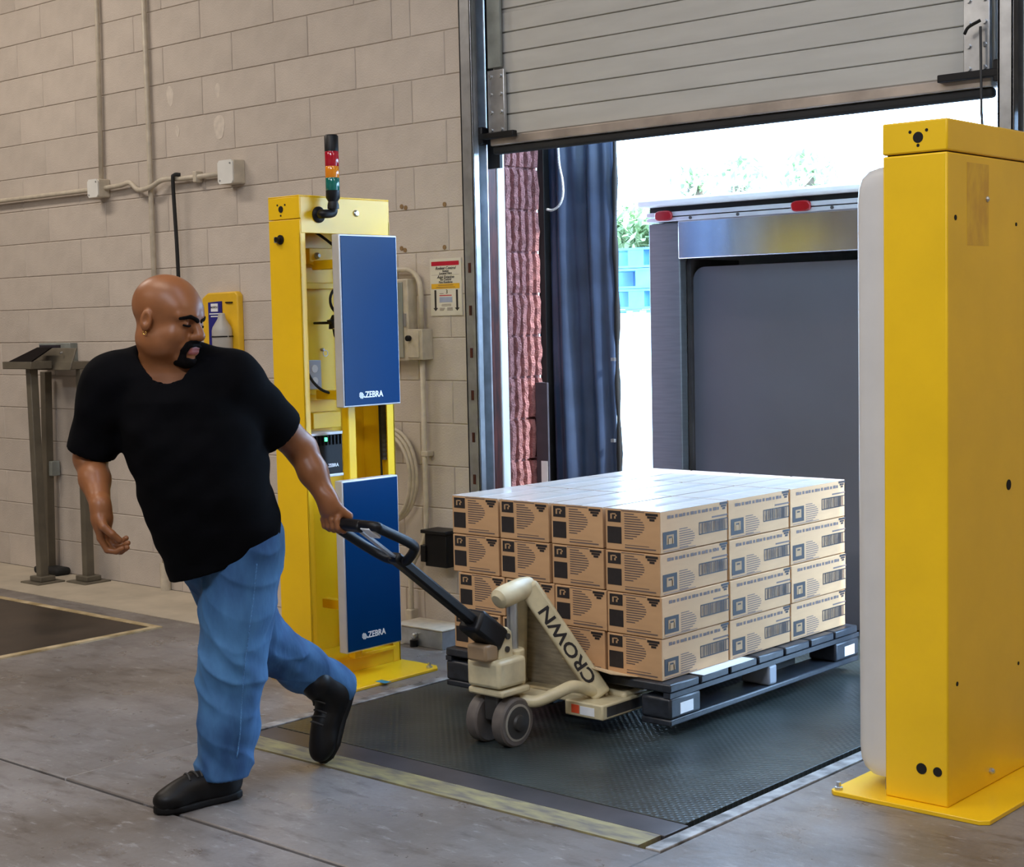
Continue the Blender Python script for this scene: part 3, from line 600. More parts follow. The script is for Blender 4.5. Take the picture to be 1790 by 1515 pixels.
stand(b1[0], b1[1]+0.05, t1[0], b1[1]+0.05, t1[2], 'bronze post stand with an open tray readout, leaning, beside the floor scale', (aty(12, 640, b1[1])[0], aty(62, 640, b1[1])[0]), 'hood')
b2 = atz(150, 1018, 0.0); t2 = aty(131, 645, b2[1])
t = stand(b2[0], b2[1]+0.02, t2[0]+0.04, b2[1]+0.02, t2[2], 'bronze post stand with a sloped metal hood, close behind the man', (aty(70, 640, b2[1])[0], aty(131, 640, b2[1])[0]+0.06), 'box')
b3 = aty(88, 1000, -0.06); t3 = aty(80, 648, -0.06)
t = thing('wall_post', (b3[0], -0.06, 0), 'bronze square post standing against the wall between the two readout stands', 'post')
MB().bar((b3[0], -0.06, 0.0), (t3[0], -0.06, t3[2]-0.005), 0.052, 0.05, (0, 1, 0)).build('post', BRONZE, t, bevel=0.003)
MB().box(b3[0]-0.10, b3[0]+0.16, -0.12, -0.01, 0.0, 0.05).build('rubber_foot', BLACKR, t, bevel=0.02)
p = aty(96, 818, -0.03); MB().box(b3[0]+0.02, p[0]+0.03, -0.07, -0.012, p[2]-0.045, p[2]+0.045).build('switch', GREYBOX, t, bevel=0.004)
d0 = aty(60, 600, -0.08); d1_ = aty(116, 640, -0.08)
t = thing('digital_readout', (d0[0], -0.08, d1_[2]), 'small dark framed digital display on the wall behind the readout stands', 'display')
MB().box(d0[0], d1_[0], -0.05, 0.003, d1_[2]-0.01, d0[2]).build('housing', GREYBOX, t, bevel=0.003)
MB().box(d0[0]+0.012, d1_[0]-0.10, -0.053, -0.05, d1_[2]+0.005, d0[2]-0.012).build('screen', mat('screen_glass', (0.006, 0.006, 0.02), 0.15), t)
# ================================================================ portal pillars
GREYHOLE = mat('dark_hole', (0.006, 0.005, 0.004), 0.9)
def zebra_logo(c, s, parent, right, up, m, nrm):
    # striped head mark: a half-round of slanted stripes, then a small tail
    c, right, up, nrm = (np.array(q, float) for q in (c, right, up, nrm)); mb = MB()
    for k in range(5):
        t_ = (k-2)/2.0; hw = math.sqrt(max(0.0, 1-t_*t_*0.75))
        d = (right*0.6-up*0.8); a = (right*0.8+up*0.6)*(k-2)*0.155*s
        mb.obox(c+a+d*0.05*s, d, np.cross(nrm, d), nrm, 0.46*s*hw, 0.048*s, 0.0008)
    mb.obox(c+right*0.52*s-up*0.22*s, right, up, nrm, 0.05*s, 0.12*s, 0.0008)
    mb.obox(c+right*0.68*s-up*0.28*s, right, up, nrm, 0.07*s, 0.07*s, 0.0008)
    return mb.build('stripe_logo', m, parent)

lx0, lx1, ly0, ly1, LZ = -5.10, -4.905, -1.07, -0.56, 2.03
lp = thing('reader_pillar', ((lx0+lx1)/2, (ly0+ly1)/2, 0), 'open yellow steel reader pillar with two blue antenna panels and a stack light', 'pillar')
bpt = [(-5.13, -1.11), (-4.70, -1.11), (-4.66, -1.09), (-4.66, -0.58), (-4.70, -0.545), (-5.13, -0.545)]
MB().prism([(x, y, 0.0) for x, y in bpt], (0, 0, 0.012)).build('base_plate', YELLOW, lp, bevel=0.002)
for (x, y) in ((-4.69, -0.60), (-4.70, -1.07)):
    MB().lathe((x, y, 0.012), (0, 0, 1), [(0.014, 0), (0.014, 0.008), (0.007, 0.009), (0.007, 0.024)], 8).build('anchor_bolt', STEEL, lp)
p = atz(670, 1191, 0.0125); MB().box(p[0]-0.03, p[0]+0.03, p[1]-0.018, p[1]+0.018, 0.012, 0.0128).build('blue_sticker', mat('cyan_sticker', (0.02, 0.25, 0.42), 0.4), lp)
CZ = 1.935
MB().box(lx0, lx1, ly0, ly0+0.006, 0.012, CZ-0.003).build('front_panel', YELLOW, lp, bevel=0.002)
MB().box(lx0, lx0+0.006, ly0+0.006, ly1, 0.012, CZ-0.003).build('back_panel', YELLOW, lp)
MB().box(lx0, lx1, ly1-0.006, ly1, 0.012, CZ-0.003).build('rear_panel', YELLOW, lp)
MB().box(lx1-0.006, lx1, ly0, ly0+0.028, 0.012, CZ-0.06).build('front_flange', YELLOW, lp, bevel=0.001)
MB().box(lx1-0.006, lx1, ly1-0.045, ly1, 0.012, CZ-0.06).build('rear_flange', YELLOW, lp, bevel=0.001)
cp = MB().box(lx0, lx1, ly0, ly1, LZ-0.006, LZ).box(lx0, lx1, ly0, ly0+0.006, CZ, LZ-0.006).box(lx1-0.006, lx1, ly0+0.006, ly1, CZ-0.06, LZ-0.006).box(lx0, lx0+0.006, ly0+0.006, ly1, CZ, LZ-0.006).box(lx0+.006, lx1-.006, ly1-0.006, ly1, CZ, LZ-0.006).build('top_cap', YELLOW, lp, bevel=0.002)
MB().box(lx0+0.01, lx1, ly0+0.03, ly1-0.045, 0.012, 0.085).build('kick_plate', YELLOW, lp, bevel=0.002)
MB().box(lx1-0.002, lx1+0.012, ly0+0.03, ly1-0.04, 0.070, 0.085).build('kick_lip', YELLOW, lp, bevel=0.002)
def fhole(u, v, r, par, y, d=0.002):
    p = aty(u, v, y); return MB().cyl((p[0], y+0.001, p[2]), (p[0], y-d, p[2]), r, 16).build('hole', GREYHOLE, par)
fhole(491, 366, 0.014, lp, ly0)
for (u, v) in ((485, 359), (498, 358), (491, 377)): fhole(u, v, 0.004, lp, ly0)
p = aty(491, 419, ly0); MB().lathe((p[0], ly0, p[2]), (0, -1, 0), [(0.02, 0), (0.02, 0.006), (0.011, 0.008), (0.011, 0.028)], 12).build('cable_gland', BLACKP, lp); MB().box(p[0]-0.03, p[0]-0.01, ly0-0.012, ly0, p[2]-0.012, p[2]+0.012).build('gland_plate', STEEL, lp)
p = atx(622, 373, lx1); MB().lathe((lx1, p[1], p[2]), (1, 0, 0), [(0.014, 0), (0.014, 0.004), (0.009, 0.010)], 14).build('plug', STEEL, lp)
# inside: ribs, brackets, socket, cords
bxp = lx0+0.006
for v in (500, 693):
    p = atx(560, v, bxp); MB().box(bxp, bxp+0.022, ly0+0.03, ly1-0.01, p[2]-0.014, p[2]+0.014).build('cross_rib', YELLOW, lp, bevel=0.003)
p = atx(555, 448, bxp+0.05); MB().box(bxp, bxp+0.055, p[1]-0.05, p[1]+0.16, p[2]-0.035, p[2]+0.035).build('antenna_bracket', YELLOW, lp, bevel=0.003)
MB().lathe((bxp+0.055, p[1]-0.01, p[2]+0.002), (1, 0, 0), [(0.014, 0), (0.014, 0.008), (0.008, 0.018)], 10).build('nut', STEEL, lp)
p = atx(560, 735, bxp+0.05); MB().box(bxp, bxp+0.05, p[1]-0.04, p[1]+0.12, p[2]-0.035, p[2]+0.035).build('antenna_bracket', YELLOW, lp, bevel=0.003)
p = atx(550, 655, lx0+0.06)
so_ = MB().box(bxp, lx0+0.06, p[1]-0.04, p[1]+0.04, p[2]-0.062, p[2]+0.062).build('socket_outlet', mat('outlet_plastic', (0.50, 0.54, 0.60), 0.4, var=0.04), lp, bevel=0.004)
for dz in (-0.026, 0.026): MB().cyl((lx0+0.06, p[1], p[2]+dz), (lx0+0.063, p[1], p[2]+dz), 0.017, 16).build('receptacle', WHITEP, so_)
q = [atx(*a_) for a_ in ((536, 648, lx0+0.07), (548, 668, lx0+0.09), (566, 683, lx0+0.12), (595, 690, lx0+0.16))]
MB().tube(smooth_path(q), 0.006, 8).build('power_cord', BLACKR, lp, smooth=True)
q = [atx(*a_) for a_ in ((545, 402, lx0+0.05), (565, 415, lx0+0.08), (592, 436, lx0+0.15))]
MB().tube(smooth_path(q), 0.006, 8).build('antenna_cord', BLACKR, lp, smooth=True)
hc = atx(592, 525, lx0+0.10)
for k in range(3): MB().tube([(lx0+0.10+0.008*k, hc[1]+(0.05+0.006*k)*math.cos(q_), hc[2]+0.055*math.sin(q_)) for q_ in np.linspace(0, 6.283, 24)[:-1]], 0.005, 6, closed=True).build('cord_coil', BLACKR, lp, smooth=True)
p = atx(583, 564, lx0+0.13); st = []
for k in range(10):
    r_ = 0.034 if k % 2 == 0 else 0.019; st.append((lx0+0.12, p[1]+r_*math.cos(k*math.pi/5+0.3), p[2]+r_*math.sin(k*math.pi/5+0.3)))
MB().prism(st, (0.025, 0, 0)).cyl((lx0+0.006, p[1], p[2]), (lx0+0.12, p[1], p[2]), 0.006, 8).build('star_knob', BLACKP, lp, bevel=0.005)
q = [atx(*a_) for a_ in ((583, 575, lx0+0.10), (586, 588, lx0+0.10), (594, 592, lx0+0.12))]; MB().tube(smooth_path(q), 0.005, 8).build('short_cord', BLACKR, lp, smooth=True)
p = atx(562, 611, bxp); MB().lathe((bxp, p[1], p[2]), (1, 0, 0), [(0.007, 0), (0.007, 0.012), (0.004, 0.016)], 8).build('bolt', STEEL, lp); MB().tube([(bxp+0.014, p[1]+0.01+0.013*math.cos(a_), p[2]-0.016+0.013*math.sin(a_)) for a_ in np.linspace(0, 6.28, 16)[:-1]], 0.0015, 6, closed=True).build('key_ring', STEEL, lp)
# corrugated sleeve and mounting tube
p0 = atx(669, 712, lx1-0.06); p1_ = atx(670, 803, lx1-0.06); cz = np.linspace(1.80, p1_[2], 90)
MB().tube([(lx1-0.06, p0[1], z_) for z_ in cz], [0.018 if i % 2 else 0.014 for i in range(90)], 10).build('corrugated_sleeve', mat('grey_conduit', (0.10, 0.10, 0.09), 0.5), lp)
for du in (-4, 4): MB().tube(smooth_path([(lx1-0.06, p0[1]+du*0.004, 1.80), (lx1-0.05, p0[1]+du*0.005-0.01, 1.1), (lx1-0.06, p0[1]+du*0.003, 0.6)]), 0.005, 6).build('riser_cord', BLACKR, lp)
p = atx(611, 780, -4.87); MB().box(-4.89, -4.85, p[1]-0.022, p[1]+0.022, 0.08, 1.86).build('mounting_tube', YELLOW, lp, bevel=0.004)
for z_ in (0.30, 0.70, 1.20, 1.75): MB().box(-5.05, -4.87, p[1]-0.02, p[1]+0.02, z_-0.02, z_+0.02).build('tube_arm', YELLOW, lp, bevel=0.003)
# reader unit
pa = atx(552, 760, -4.97); pb = atx(600, 828, -4.97); rz1 = atx(575, 755, -4.97)[2]; rz0 = atx(590, 832, -4.97)[2]; ry0, ry1 = pa[1]-0.03, pb[1]+0.005
rd = MB().box(-5.06, -4.975, ry0, ry1, rz0+0.012, rz1-0.012).build('reader_unit', BLACKP, lp, bevel=0.004)
MB().box(-5.06, -4.968, ry0-0.002, ry1+0.002, rz1-0.012, rz1).box(-5.06, -4.968, ry0-0.002, ry1+0.002, rz0, rz0+0.012).build('reader_rim', ALU, rd, bevel=0.002)
for k in range(9): yy = ry0+0.012+k*(ry1-ry0-0.024)/8; MB().box(-4.975, -4.967, yy-0.002, yy+0.002, rz1-0.055, rz1-0.014).build('cooling_fin', BLACKP, rd)
LED = mat('green_led', (0.05, 0.6, 0.2), 0.4, emit=((0.1, 1.0, 0.35), 3.0)); p = atx(571, 768, -4.966); MB().box(-4.975, -4.966, p[1]-0.004, p[1]+0.004, p[2]-0.008, p[2]+0.008).build('status_led', LED, rd)
pc_ = atx(583, 813, -4.974); text('lettering', 'ZEBRA', 0.020, (-4.9745, pc_[1], pc_[2]), Y3, Z3, WHITEP, rd, bold=True)
MB().box(-5.094, -5.06, ry0+0.02, ry1-0.02, rz0+0.03, rz1-0.03).build('reader_mount', YELLOW, rd)
# antenna panels
AXF = -4.79; AT = 0.045
for (za, zb_, ya, yb) in ((1.153, 1.868, -0.962, -0.632), (0.126, 0.850, -0.985, -0.662)):
    ap = MB().box(AXF-AT, AXF, ya, yb, za, zb_).build('antenna_panel', ALU, lp, bevel=0.004)
    MB().box(AXF, AXF+0.003, ya+0.007, yb-0.007, za+0.007, zb_-0.007).build('blue_face', BLUE, ap, bevel=0.001)
    tz_ = za+0.048 if za > 1 else za+0.062; s_ = 0.032
    text('lettering', 'ZEBRA', 0.036, (AXF+0.0035, ya+0.172, tz_), Y3, Z3, WHITEP, ap, bold=True, sx=0.95)
    zebra_logo((AXF+0.0035, ya+0.098, tz_), s_, ap, Y3, Z3, WHITEP, X3)
    MB().box(-4.85, AXF-AT, p[1]+0.02, (ya+yb)/2+0.05, (za+zb_)/2-0.05, (za+zb_)/2+0.05).build('tilt_bracket', YELLOW, ap)
# stack light
SX = -4.845; pl_ = atx(582, 345, SX); sy = pl_[1]
sl = MB().lathe((SX, sy, atx(582, 333, SX)[2]), (0, 0, -1), [(0.029, 0), (0.029, 0.03), (0.020, 0.045), (0.024, 0.06), (0.024, 0.075)], 24).build('stack_light', BLACKP, lp, smooth='auto')
zs = [atx(582, v, SX)[2] for v in (333, 311, 291, 265, 236)]
for i, (nm, colr) in enumerate((('green_lens', (0.005, 0.14, 0.11)), ('amber_lens', (0.75, 0.24, 0.01)), ('red_lens', (0.40, 0.006, 0.02)))):
    MB().lathe((SX, sy, zs[i]), (0, 0, 1), [(0.028, 0), (0.029, 0.002), (0.029, zs[i+1]-zs[i]-0.002), (0.028, zs[i+1]-zs[i])], 24).build(nm, mat(nm, colr, 0.12, var=0.05, spec=0.7), sl, smooth='auto')
MB().lathe((SX, sy, zs[3]), (0, 0, 1), [(0.029, 0), (0.029, zs[4]-zs[3]-0.006), (0.024, zs[4]-zs[3])], 24).build('black_cap', BLACKP, sl, smooth='auto')
pa = atx(556, 369, lx1); zj = atx(582, 372, SX)[2]
MB().tube(smooth_path([(SX, sy, zj+0.03), (SX, sy-0.005, zj), (SX-0.01, sy-0.05, zj-0.005), (lx1+0.012, pa[1], zj-0.005)]), 0.018, 12).build('bracket_arm', BLACKP, sl, smooth=True)
MB().lathe((lx1, pa[1], zj-0.005), (1, 0, 0), [(0.034, 0), (0.034, 0.006), (0.024, 0.014)], 20).build('mounting_flange', BLACKP, sl, smooth='auto')

# right pillar seen from behind, with its light grey radome towards the leveler
rx0, rx1, ry0, ry1, RZ = -2.285, -2.078, -1.05, -0.46, 2.06
rp_ = thing('radome_pillar', ((rx0+rx1)/2, -0.75, 0), 'closed yellow steel pillar with a pale grey curved radome', 'pillar')
MB().prism([(x, y, 0.0) for x, y in ((-2.435, -1.105), (-1.955, -1.105), (-1.93, -1.085), (-1.93, -0.40), (-2.42, -0.40), (-2.45, -0.43), (-2.45, -1.09))], (0, 0, 0.014)).build('base_plate', YELLOW, rp_, bevel=0.002)
MB().box(rx0, rx1, ry0, ry1, 0.014, 1.963).build('column', YELLOW, rp_, bevel=0.005)
MB().box(rx0-0.001, rx1+0.001, ry0-0.001, ry1, 1.967, RZ).build('top_cap', YELLOW, rp_, bevel=0.005)
MB().box(rx0+0.01, rx1-0.01, ry0+0.01, ry1-0.01, 1.96, 1.97).build('cap_seam', BLACKR, rp_)
for (u, v, r_) in ((1605, 240, 0.0165), (1591, 231, 0.005), (1620, 227, 0.005), (1605, 254, 0.005), (1611, 1343, 0.017), (1639, 1349, 0.0145)): fhole(u, v, r_, rp_, ry0, 0.0015)
def xhole(u, v, r, m_=GREYHOLE):
    p = atx(u, v, rx1); MB().cyl((rx1-0.001, p[1], p[2]), (rx1+0.0015, p[1], p[2]), r, 14).build('hole', m_, rp_)
for (u, v, r_) in ((1670, 380, 0.008), (1776, 392, 0.006), (1763, 847, 0.017), (1780, 1159, 0.006), (1673, 1195, 0.007)): xhole(u, v, r_)
p = atx(1725, 348, rx1); MB().lathe((rx1, p[1], p[2]), (1, 0, 0), [(0.009, 0), (0.009, 0.004), (0.004, 0.008)], 8).build('rivet', STEEL, rp_)
p = atx(1731, 1337, rx1); MB().lathe((rx1, p[1], 0.06), (1, 0, 0), [(0.010, 0), (0.010, 0.008), (0.006, 0.014)], 8).build('nut', STEEL, rp_)
a = atx(1690, 283, rx1); b = atx(1728, 430, rx1)
MB().box(rx1, rx1+0.0006, a[1], b[1], b[2], a[2]).build('tape_residue', mat('amber_residue', (0.66, 0.36, 0.03), 0.5, scale=14, col2=(0.78, 0.48, 0.03), stretch=(1, 2, 1)), rp_)
MB().lathe((-2.43, -1.08, 0.014), (0, 0, 1), [(0.013, 0), (0.013, 0.008), (0.007, 0.009), (0.007, 0.024)], 8).build('anchor_bolt', STEEL, rp_)
# radome: rounded trough in plan, rounded at top and bottom
NPR = 20; prof = []
yA, yB = -1.012, -0.48; dep = 0.142
for i in range(NPR+1):
    a_ = math.pi*i/NPR; cx_, sx_ = math.cos(a_), math.sin(a_)
    yy = (yA+yB)/2-(yB-yA)/2*math.copysign(abs(cx_)**0.35, cx_); xx = rx0-dep*abs(sx_)**0.45; prof.append((xx, yy))
vs = []; zlev = [(0.055, 0.45), (0.058, 0.70), (0.075, 0.88), (0.10, 0.97), (0.14, 1.0), (1.83, 1.0), (1.88, 0.97), (1.91, 0.88), (1.93, 0.70), (1.938, 0.45)]
for (z_, s_) in zlev:
    for (xx, yy) in prof:
        zz = z_ + (0.0 if 0.1 < z_ < 1.8 else 0)
        vs.append((rx0+(xx-rx0)*s_-0.001, (yA+yB)/2+(yy-(yA+yB)/2)*(0.9+0.1*s_), zz))
n1 = NPR+1; fs = [(j*n1+i, j*n1+i+1, (j+1)*n1+i+1, (j+1)*n1+i) for j in range(len(zlev)-1) for i in range(NPR)]+[tuple(range(n1)), tuple((len(zlev)-1)*n1+i for i in range(n1))[::-1]]
MB().add(vs, fs).build('radome', RADOME, rp_, smooth='auto')
MB().box(rx0-0.03, rx0, yA+0.02, yB-0.02, 0.014, 0.062).build('radome_foot', mat('blue_foot', (0.02, 0.10, 0.25), 0.5), rp_)

# ================================================================ cartons on their pallet
CW, CL, CH = 0.2495, 0.43, 0.1525; SX0, SY0, SZ0 = -4.29, -0.86, 0.202
def rects(rl, place):
    mb = MB()
    for (a0, a1, b0, b1) in rl: mb.add(place(a0, a1, b0, b1), [(0, 1, 2, 3)])
    return mb
front = [(0.05, 0.29, 0.06, 0.33), (0.04, 0.30, 0.44, 0.84)]
ftext = []
for k in range(11):
    zz = 0.10+k*0.058; end = 0.36+0.36*math.sin(0.5+2.2*k/10.0); ftext.append((0.355, end, zz, zz+0.024))
ftext += [(0.36, 0.92, 0.90, 0.93), (0.36, 0.80, 0.845, 0.86), (0.30, 0.72, 0.035, 0.055)]
ffun = [(0.74, 0.96, 0.06, 0.12), (0.77, 0.93, 0.13, 0.18), (0.81, 0.90, 0.19, 0.24)]
side = [(0.035, 0.235, 0.50, 0.90)]
stext_ = [(0.265, 0.29+0.20*math.sin(0.5+2.1*k/8.0), 0.48+k*0.055, 0.48+k*0.055+0.020) for k in range(9)]+[(0.04, 0.50, 0.95, 0.965), (0.74, 0.98, 0.33, 0.37)]
for k in range(14): stext_.append((0.10+0.055*k, 0.10+0.055*k+0.035+0.012*(k % 3 == 0), 0.12+0.008*(k % 2), 0.20))
sfun = [(0.86, 0.98, 0.03, 0.09), (0.88, 0.96, 0.10, 0.15), (0.90, 0.945, 0.16, 0.21)]
bars = [(0.55, 0.98, 0.42, 0.445), (0.55, 0.98, 0.70, 0.725), (0.55, 0.562, 0.42, 0.72), (0.968, 0.98, 0.42, 0.72)]
xx = 0.575
rb = random.Random(3)
while xx < 0.95:
    w_ = rb.choice((0.004, 0.004, 0.008, 0.012)); bars.append((xx, xx+w_, 0.445, 0.70)); xx += w_+rb.choice((0.004, 0.006, 0.009))
glyph = [(0.10, 0.13, 0.13, 0.26), (0.13, 0.20, 0.12, 0.15), (0.19, 0.22, 0.15, 0.19), (0.17, 0.20, 0.19, 0.25)]
sglyph = [(0.085, 0.185, 0.58, 0.62), (0.085, 0.11, 0.62, 0.80), (0.16, 0.185, 0.62, 0.80), (0.10, 0.17, 0.66, 0.80)]
E_ = 0.0008
def fplace(e): return lambda a0, a1, b0, b1: [(-CW/2+a0*CW, -CL/2-e, CH*(1-b1)), (-CW/2+a1*CW, -CL/2-e, CH*(1-b1)), (-CW/2+a1*CW, -CL/2-e, CH*(1-b0)), (-CW/2+a0*CW, -CL/2-e, CH*(1-b0))]
def splace(e): return lambda a0, a1, b0, b1: [(CW/2-0.0015+e, -CL/2+a0*CL, CH*(1-b1)), (CW/2-0.0015+e, -CL/2+a1*CL, CH*(1-b1)), (CW/2-0.0015+e, -CL/2+a1*CL, CH*(1-b0)), (CW/2-0.0015+e, -CL/2+a0*CL, CH*(1-b0))]
TAPE = mat('clear_packing_tape', (0.66, 0.60, 0.55), 0.12, var=0.05)
FLAPM = mat('daylit_carton_top', (0.58, 0.50, 0.44), 0.26, var=0.06, scale=6, spec=0.6, stretch=(1, 4, 1))  # glossy board, its paleness standing in for daylight on the stack top
LIGHTINK = mat('carton_reverse', (0.42, 0.26, 0.13), 0.8, var=0.1)
cm = MB().box(-CW/2+0.0015, CW/2-0.0015, -CL/2, CL/2-0.010, 0, CH-0.003).mesh('carton')
proto_parts = [('front_print', rects(front+ffun, fplace(E_)).mesh('front_print'), INK), ('front_text', rects(ftext, fplace(E_)).mesh('front_text'), INK2), ('front_glyph', rects(glyph, fplace(2*E_)).mesh('front_glyph'), LIGHTINK),
    ('side_print', rects(side+sfun, splace(E_)).mesh('side_print'), INK), ('side_text', rects(stext_, splace(E_)).mesh('side_text'), INK2), ('barcode', rects(bars, splace(E_)).mesh('barcode'), INK), ('side_glyph', rects(sglyph, splace(2*E_)).mesh('side_glyph'), LIGHTINK),
    ('top_flap', MB().box(-CW/2+0.0015, -0.0012, -CL/2, CL/2-0.010, CH-0.003, CH-0.001).mesh('top_flap'), FLAPM), ('top_flap', MB().box(0.0012, CW/2-0.0015, -CL/2, CL/2-0.010, CH-0.003, CH-0.001).mesh('top_flap'), FLAPM),
    ('tape', MB().box(-0.025, 0.025, -CL/2+0.002, CL/2-0.012, CH-0.001, CH-0.0004).mesh('tape'), TAPE)]
for (_, me_, m_) in proto_parts: me_.materials.append(m_)
cm.materials.append(CARTON)
layers = ('bottom', 'second', 'third', 'top'); rows = ('front row by pallet jack', 'middle row', 'rear row by trailer')
cols = ('outer column on blue-antenna side', 'inner column nearer blue antennas', 'inner column nearer radome', 'outer column on radome side')
for iz in range(4):
    for iy in range(3):
        for ix in range(4):
            jx, jy = rng.uniform(-0.003, 0.003), rng.uniform(-0.002, 0.002)
            c_ = bpy.data.objects.new('carton', cm); COL.objects.link(c_)
            ang = -0.012
            bx_, by_ = (0.032+(ix+0.5)*0.252 if iz == 1 else (ix+0.5)*0.26), (iy+0.5)*CL
            c_.location = (SX0+bx_*math.cos(ang)-by_*math.sin(ang)+jx*0.3, SY0+bx_*math.sin(ang)+by_*math.cos(ang)+jy, SZ0+iz*CH); c_.rotation_euler = (0, 0, ang)
            WL[c_.name] = np.array(c_.location)
            tag(c_, 'printed brown carton, %s layer, %s, %s' % (layers[iz], rows[iy], cols[ix]), 'carton', 'cartons stacked on the pallet')
            bv = c_.modifiers.new('bevel', 'BEVEL'); bv.width = 0.003; bv.segments = 2
            for (nm, me_, m_) in proto_parts:
                if nm.startswith(('front',)) and iy > 0: continue
                if nm.startswith(('side', 'barcode')) and ix < 3: continue
                if nm in ('tape', 'top_flap') and iz < 3: continue
                o_ = bpy.data.objects.new(nm, me_); COL.objects.link(o_); o_.parent = c_
                if 'text' in nm or 'print' in nm or nm == 'barcode' or 'glyph' in nm: o_['kind'] = 'stuff'
plx0, plx1, ply0, ply1 = -4.305, -3.205, -0.895, 0.455
pl = thing('plastic_pallet', ((plx0+plx1)/2, (ply0+ply1)/2, 0.048), 'black plastic pallet carrying the cartons, raised on the jack forks', 'pallet')
for k in range(7):
    w_ = (ply1-ply0)/7; MB().box(plx0, plx1, ply0+k*w_, ply0+(k+1)*w_-0.012, 0.168, 0.200).build('deck_board', PALLETM, pl, bevel=0.006)
MB().box(plx0, plx0+0.03, ply0, ply1, 0.150, 0.168).box(plx1-0.03, plx1, ply0, ply1, 0.150, 0.168).box(-3.79, -3.76, ply0, ply1, 0.150, 0.168).build('deck_rim', PALLETM, pl)
xm = -3.775
for (xa, xb) in ((plx0, plx0+0.13), (xm-0.024, xm+0.024), (plx1-0.13, plx1)):
    for (ya, yb) in ((ply0, ply0+0.19), (-0.245, -0.185), (ply1-0.19, ply1)):
        MB().box(xa, xb, ya, yb, 0.072, 0.150).build('leg_block', PALLETM if not (ya == -0.245 and xb == plx1) else mat('scuffed_block', (0.30, 0.32, 0.36), 0.5), pl, bevel=0.01)
    MB().box(xa, xb, ply0, ply1, 0.048, 0.072).build('runner', PALLETM, pl, bevel=0.006)
for yy in (ply0+0.10, ply1-0.08): MB().box(plx1, plx1+0.001, yy-0.04, yy+0.04, 0.085, 0.125).build('white_sticker', WHITEP, pl)
t = thing('cardboard_flap', (-3.50, -0.93, 0.20), 'torn tan cardboard sheet poking out under the cartons beside the jack', 'cardboard')
MB().prism([(-3.62, -0.99, 0.262), (-3.40, -0.985, 0.232), (-3.36, -0.86, 0.203), (-3.62, -0.86, 0.206)], (0, 0, -0.003)).build('sheet', mat('tan_card', (0.66, 0.50, 0.30), 0.8), t)
t = thing('slip_sheet', (-3.21, -0.5, 0.2), 'white slip of paper sticking out between carton and pallet', 'paper')
MB().prism([(-3.30, -0.70, 0.2005), (-3.195, -0.70, 0.2005), (-3.197, -0.36, 0.2005), (-3.30, -0.36, 0.2005)], (0, 0, 0.0008)).build('paper', WHITEP, t)
# ================================================================ hand pallet jack
JX = -3.67
pj = thing('pallet_jack', (JX, -1.2, 0), 'cream hand pallet jack with black loop handle and twin steer wheels', 'pallet jack')
WHL = mat('grey_brown_tyre', (0.11, 0.092, 0.08), 0.55, var=0.2, scale=20); HUB = mat('wheel_hub', (0.05, 0.045, 0.04), 0.5, metal=0.3)
RIMM = mat('wheel_rim', (0.30, 0.27, 0.22), 0.5)
for s_ in (-1, 1):
    xa = JX+s_*0.035 if s_ > 0 else JX-0.035-0.052
    wh = MB().lathe((xa, -1.285, 0.088), (1, 0, 0), [(0.060, 0.0), (0.080, 0.0), (0.087, 0.006), (0.088, 0.026), (0.087, 0.046), (0.080, 0.052), (0.060, 0.052)], 36).build('steer_wheel', WHL, pj, smooth='auto')
    xo = xa+0.052 if s_ > 0 else xa
    MB().lathe((xo-0.004*s_, -1.285, 0.088), (s_, 0, 0), [(0.066, 0), (0.066, 0.006), (0.060, 0.007)], 32).build('wheel_rim', RIMM, wh, smooth='auto')
    MB().lathe((xo, -1.285, 0.088), (s_, 0, 0), [(0.058, 0.003), (0.030, 0.005), (0.026, 0.014), (0.010, 0.016)], 24).build('hub', HUB, wh, smooth='auto')
MB().cyl((JX-0.09, -1.285, 0.088), (JX+0.09, -1.285, 0.088), 0.014, 12).build('axle', DKSTEEL, pj)
MB().box(JX-0.033, JX+0.033, -1.33, -1.24, 0.09, 0.21).build('wheel_fork', DKSTEEL, pj, bevel=0.008)
MB().box(JX-0.080, JX+0.075, -1.365, -1.215, 0.215, 0.315).build('pump_housing', CREAM, pj, bevel=0.014, seg=3)
MB().box(JX-0.085, JX+0.08, -1.355, -1.205, 0.185, 0.210).build('swivel_plate', CREAM, pj, bevel=0.008)
MB().prism([(JX+0.012, -1.33, 0.31), (JX+0.012, -1.25, 0.31), (JX+0.012, -1.255, 0.405), (JX+0.012, -1.28, 0.425), (JX+0.012, -1.305, 0.405)], (0.03, 0, 0)).prism([(JX-0.05, -1.33, 0.31), (JX-0.05, -1.25, 0.31), (JX-0.05, -1.255, 0.405), (JX-0.05, -1.28, 0.425), (JX-0.05, -1.305, 0.405)], (0.03, 0, 0)).build('pivot_lug', CREAM, pj, bevel=0.006)
for (y_, z_) in ((-1.28, 0.39), (-1.285, 0.345)): MB().cyl((JX-0.056, y_, z_), (JX+0.048, y_, z_), 0.011, 12).build('pivot_pin', DKSTEEL, pj)
MB().cyl((JX, -1.205, 0.28), (JX, -1.205, 0.50), 0.020, 16).build('lift_ram', STEEL, pj)
MB().cyl((JX, -1.205, 0.20), (JX, -1.205, 0.33), 0.042, 20).build('ram_cylinder', CREAM, pj, bevel=0.006)
MB().tube([(JX, -1.285, 0.512), (JX, -1.275, 0.517), (JX, -1.25, 0.522), (JX, -1.15, 0.537), (JX, -1.11, 0.540)], [0.022, 0.036, 0.041, 0.041, 0.036], 18).build('head_casting', CREAM, pj, smooth='auto')
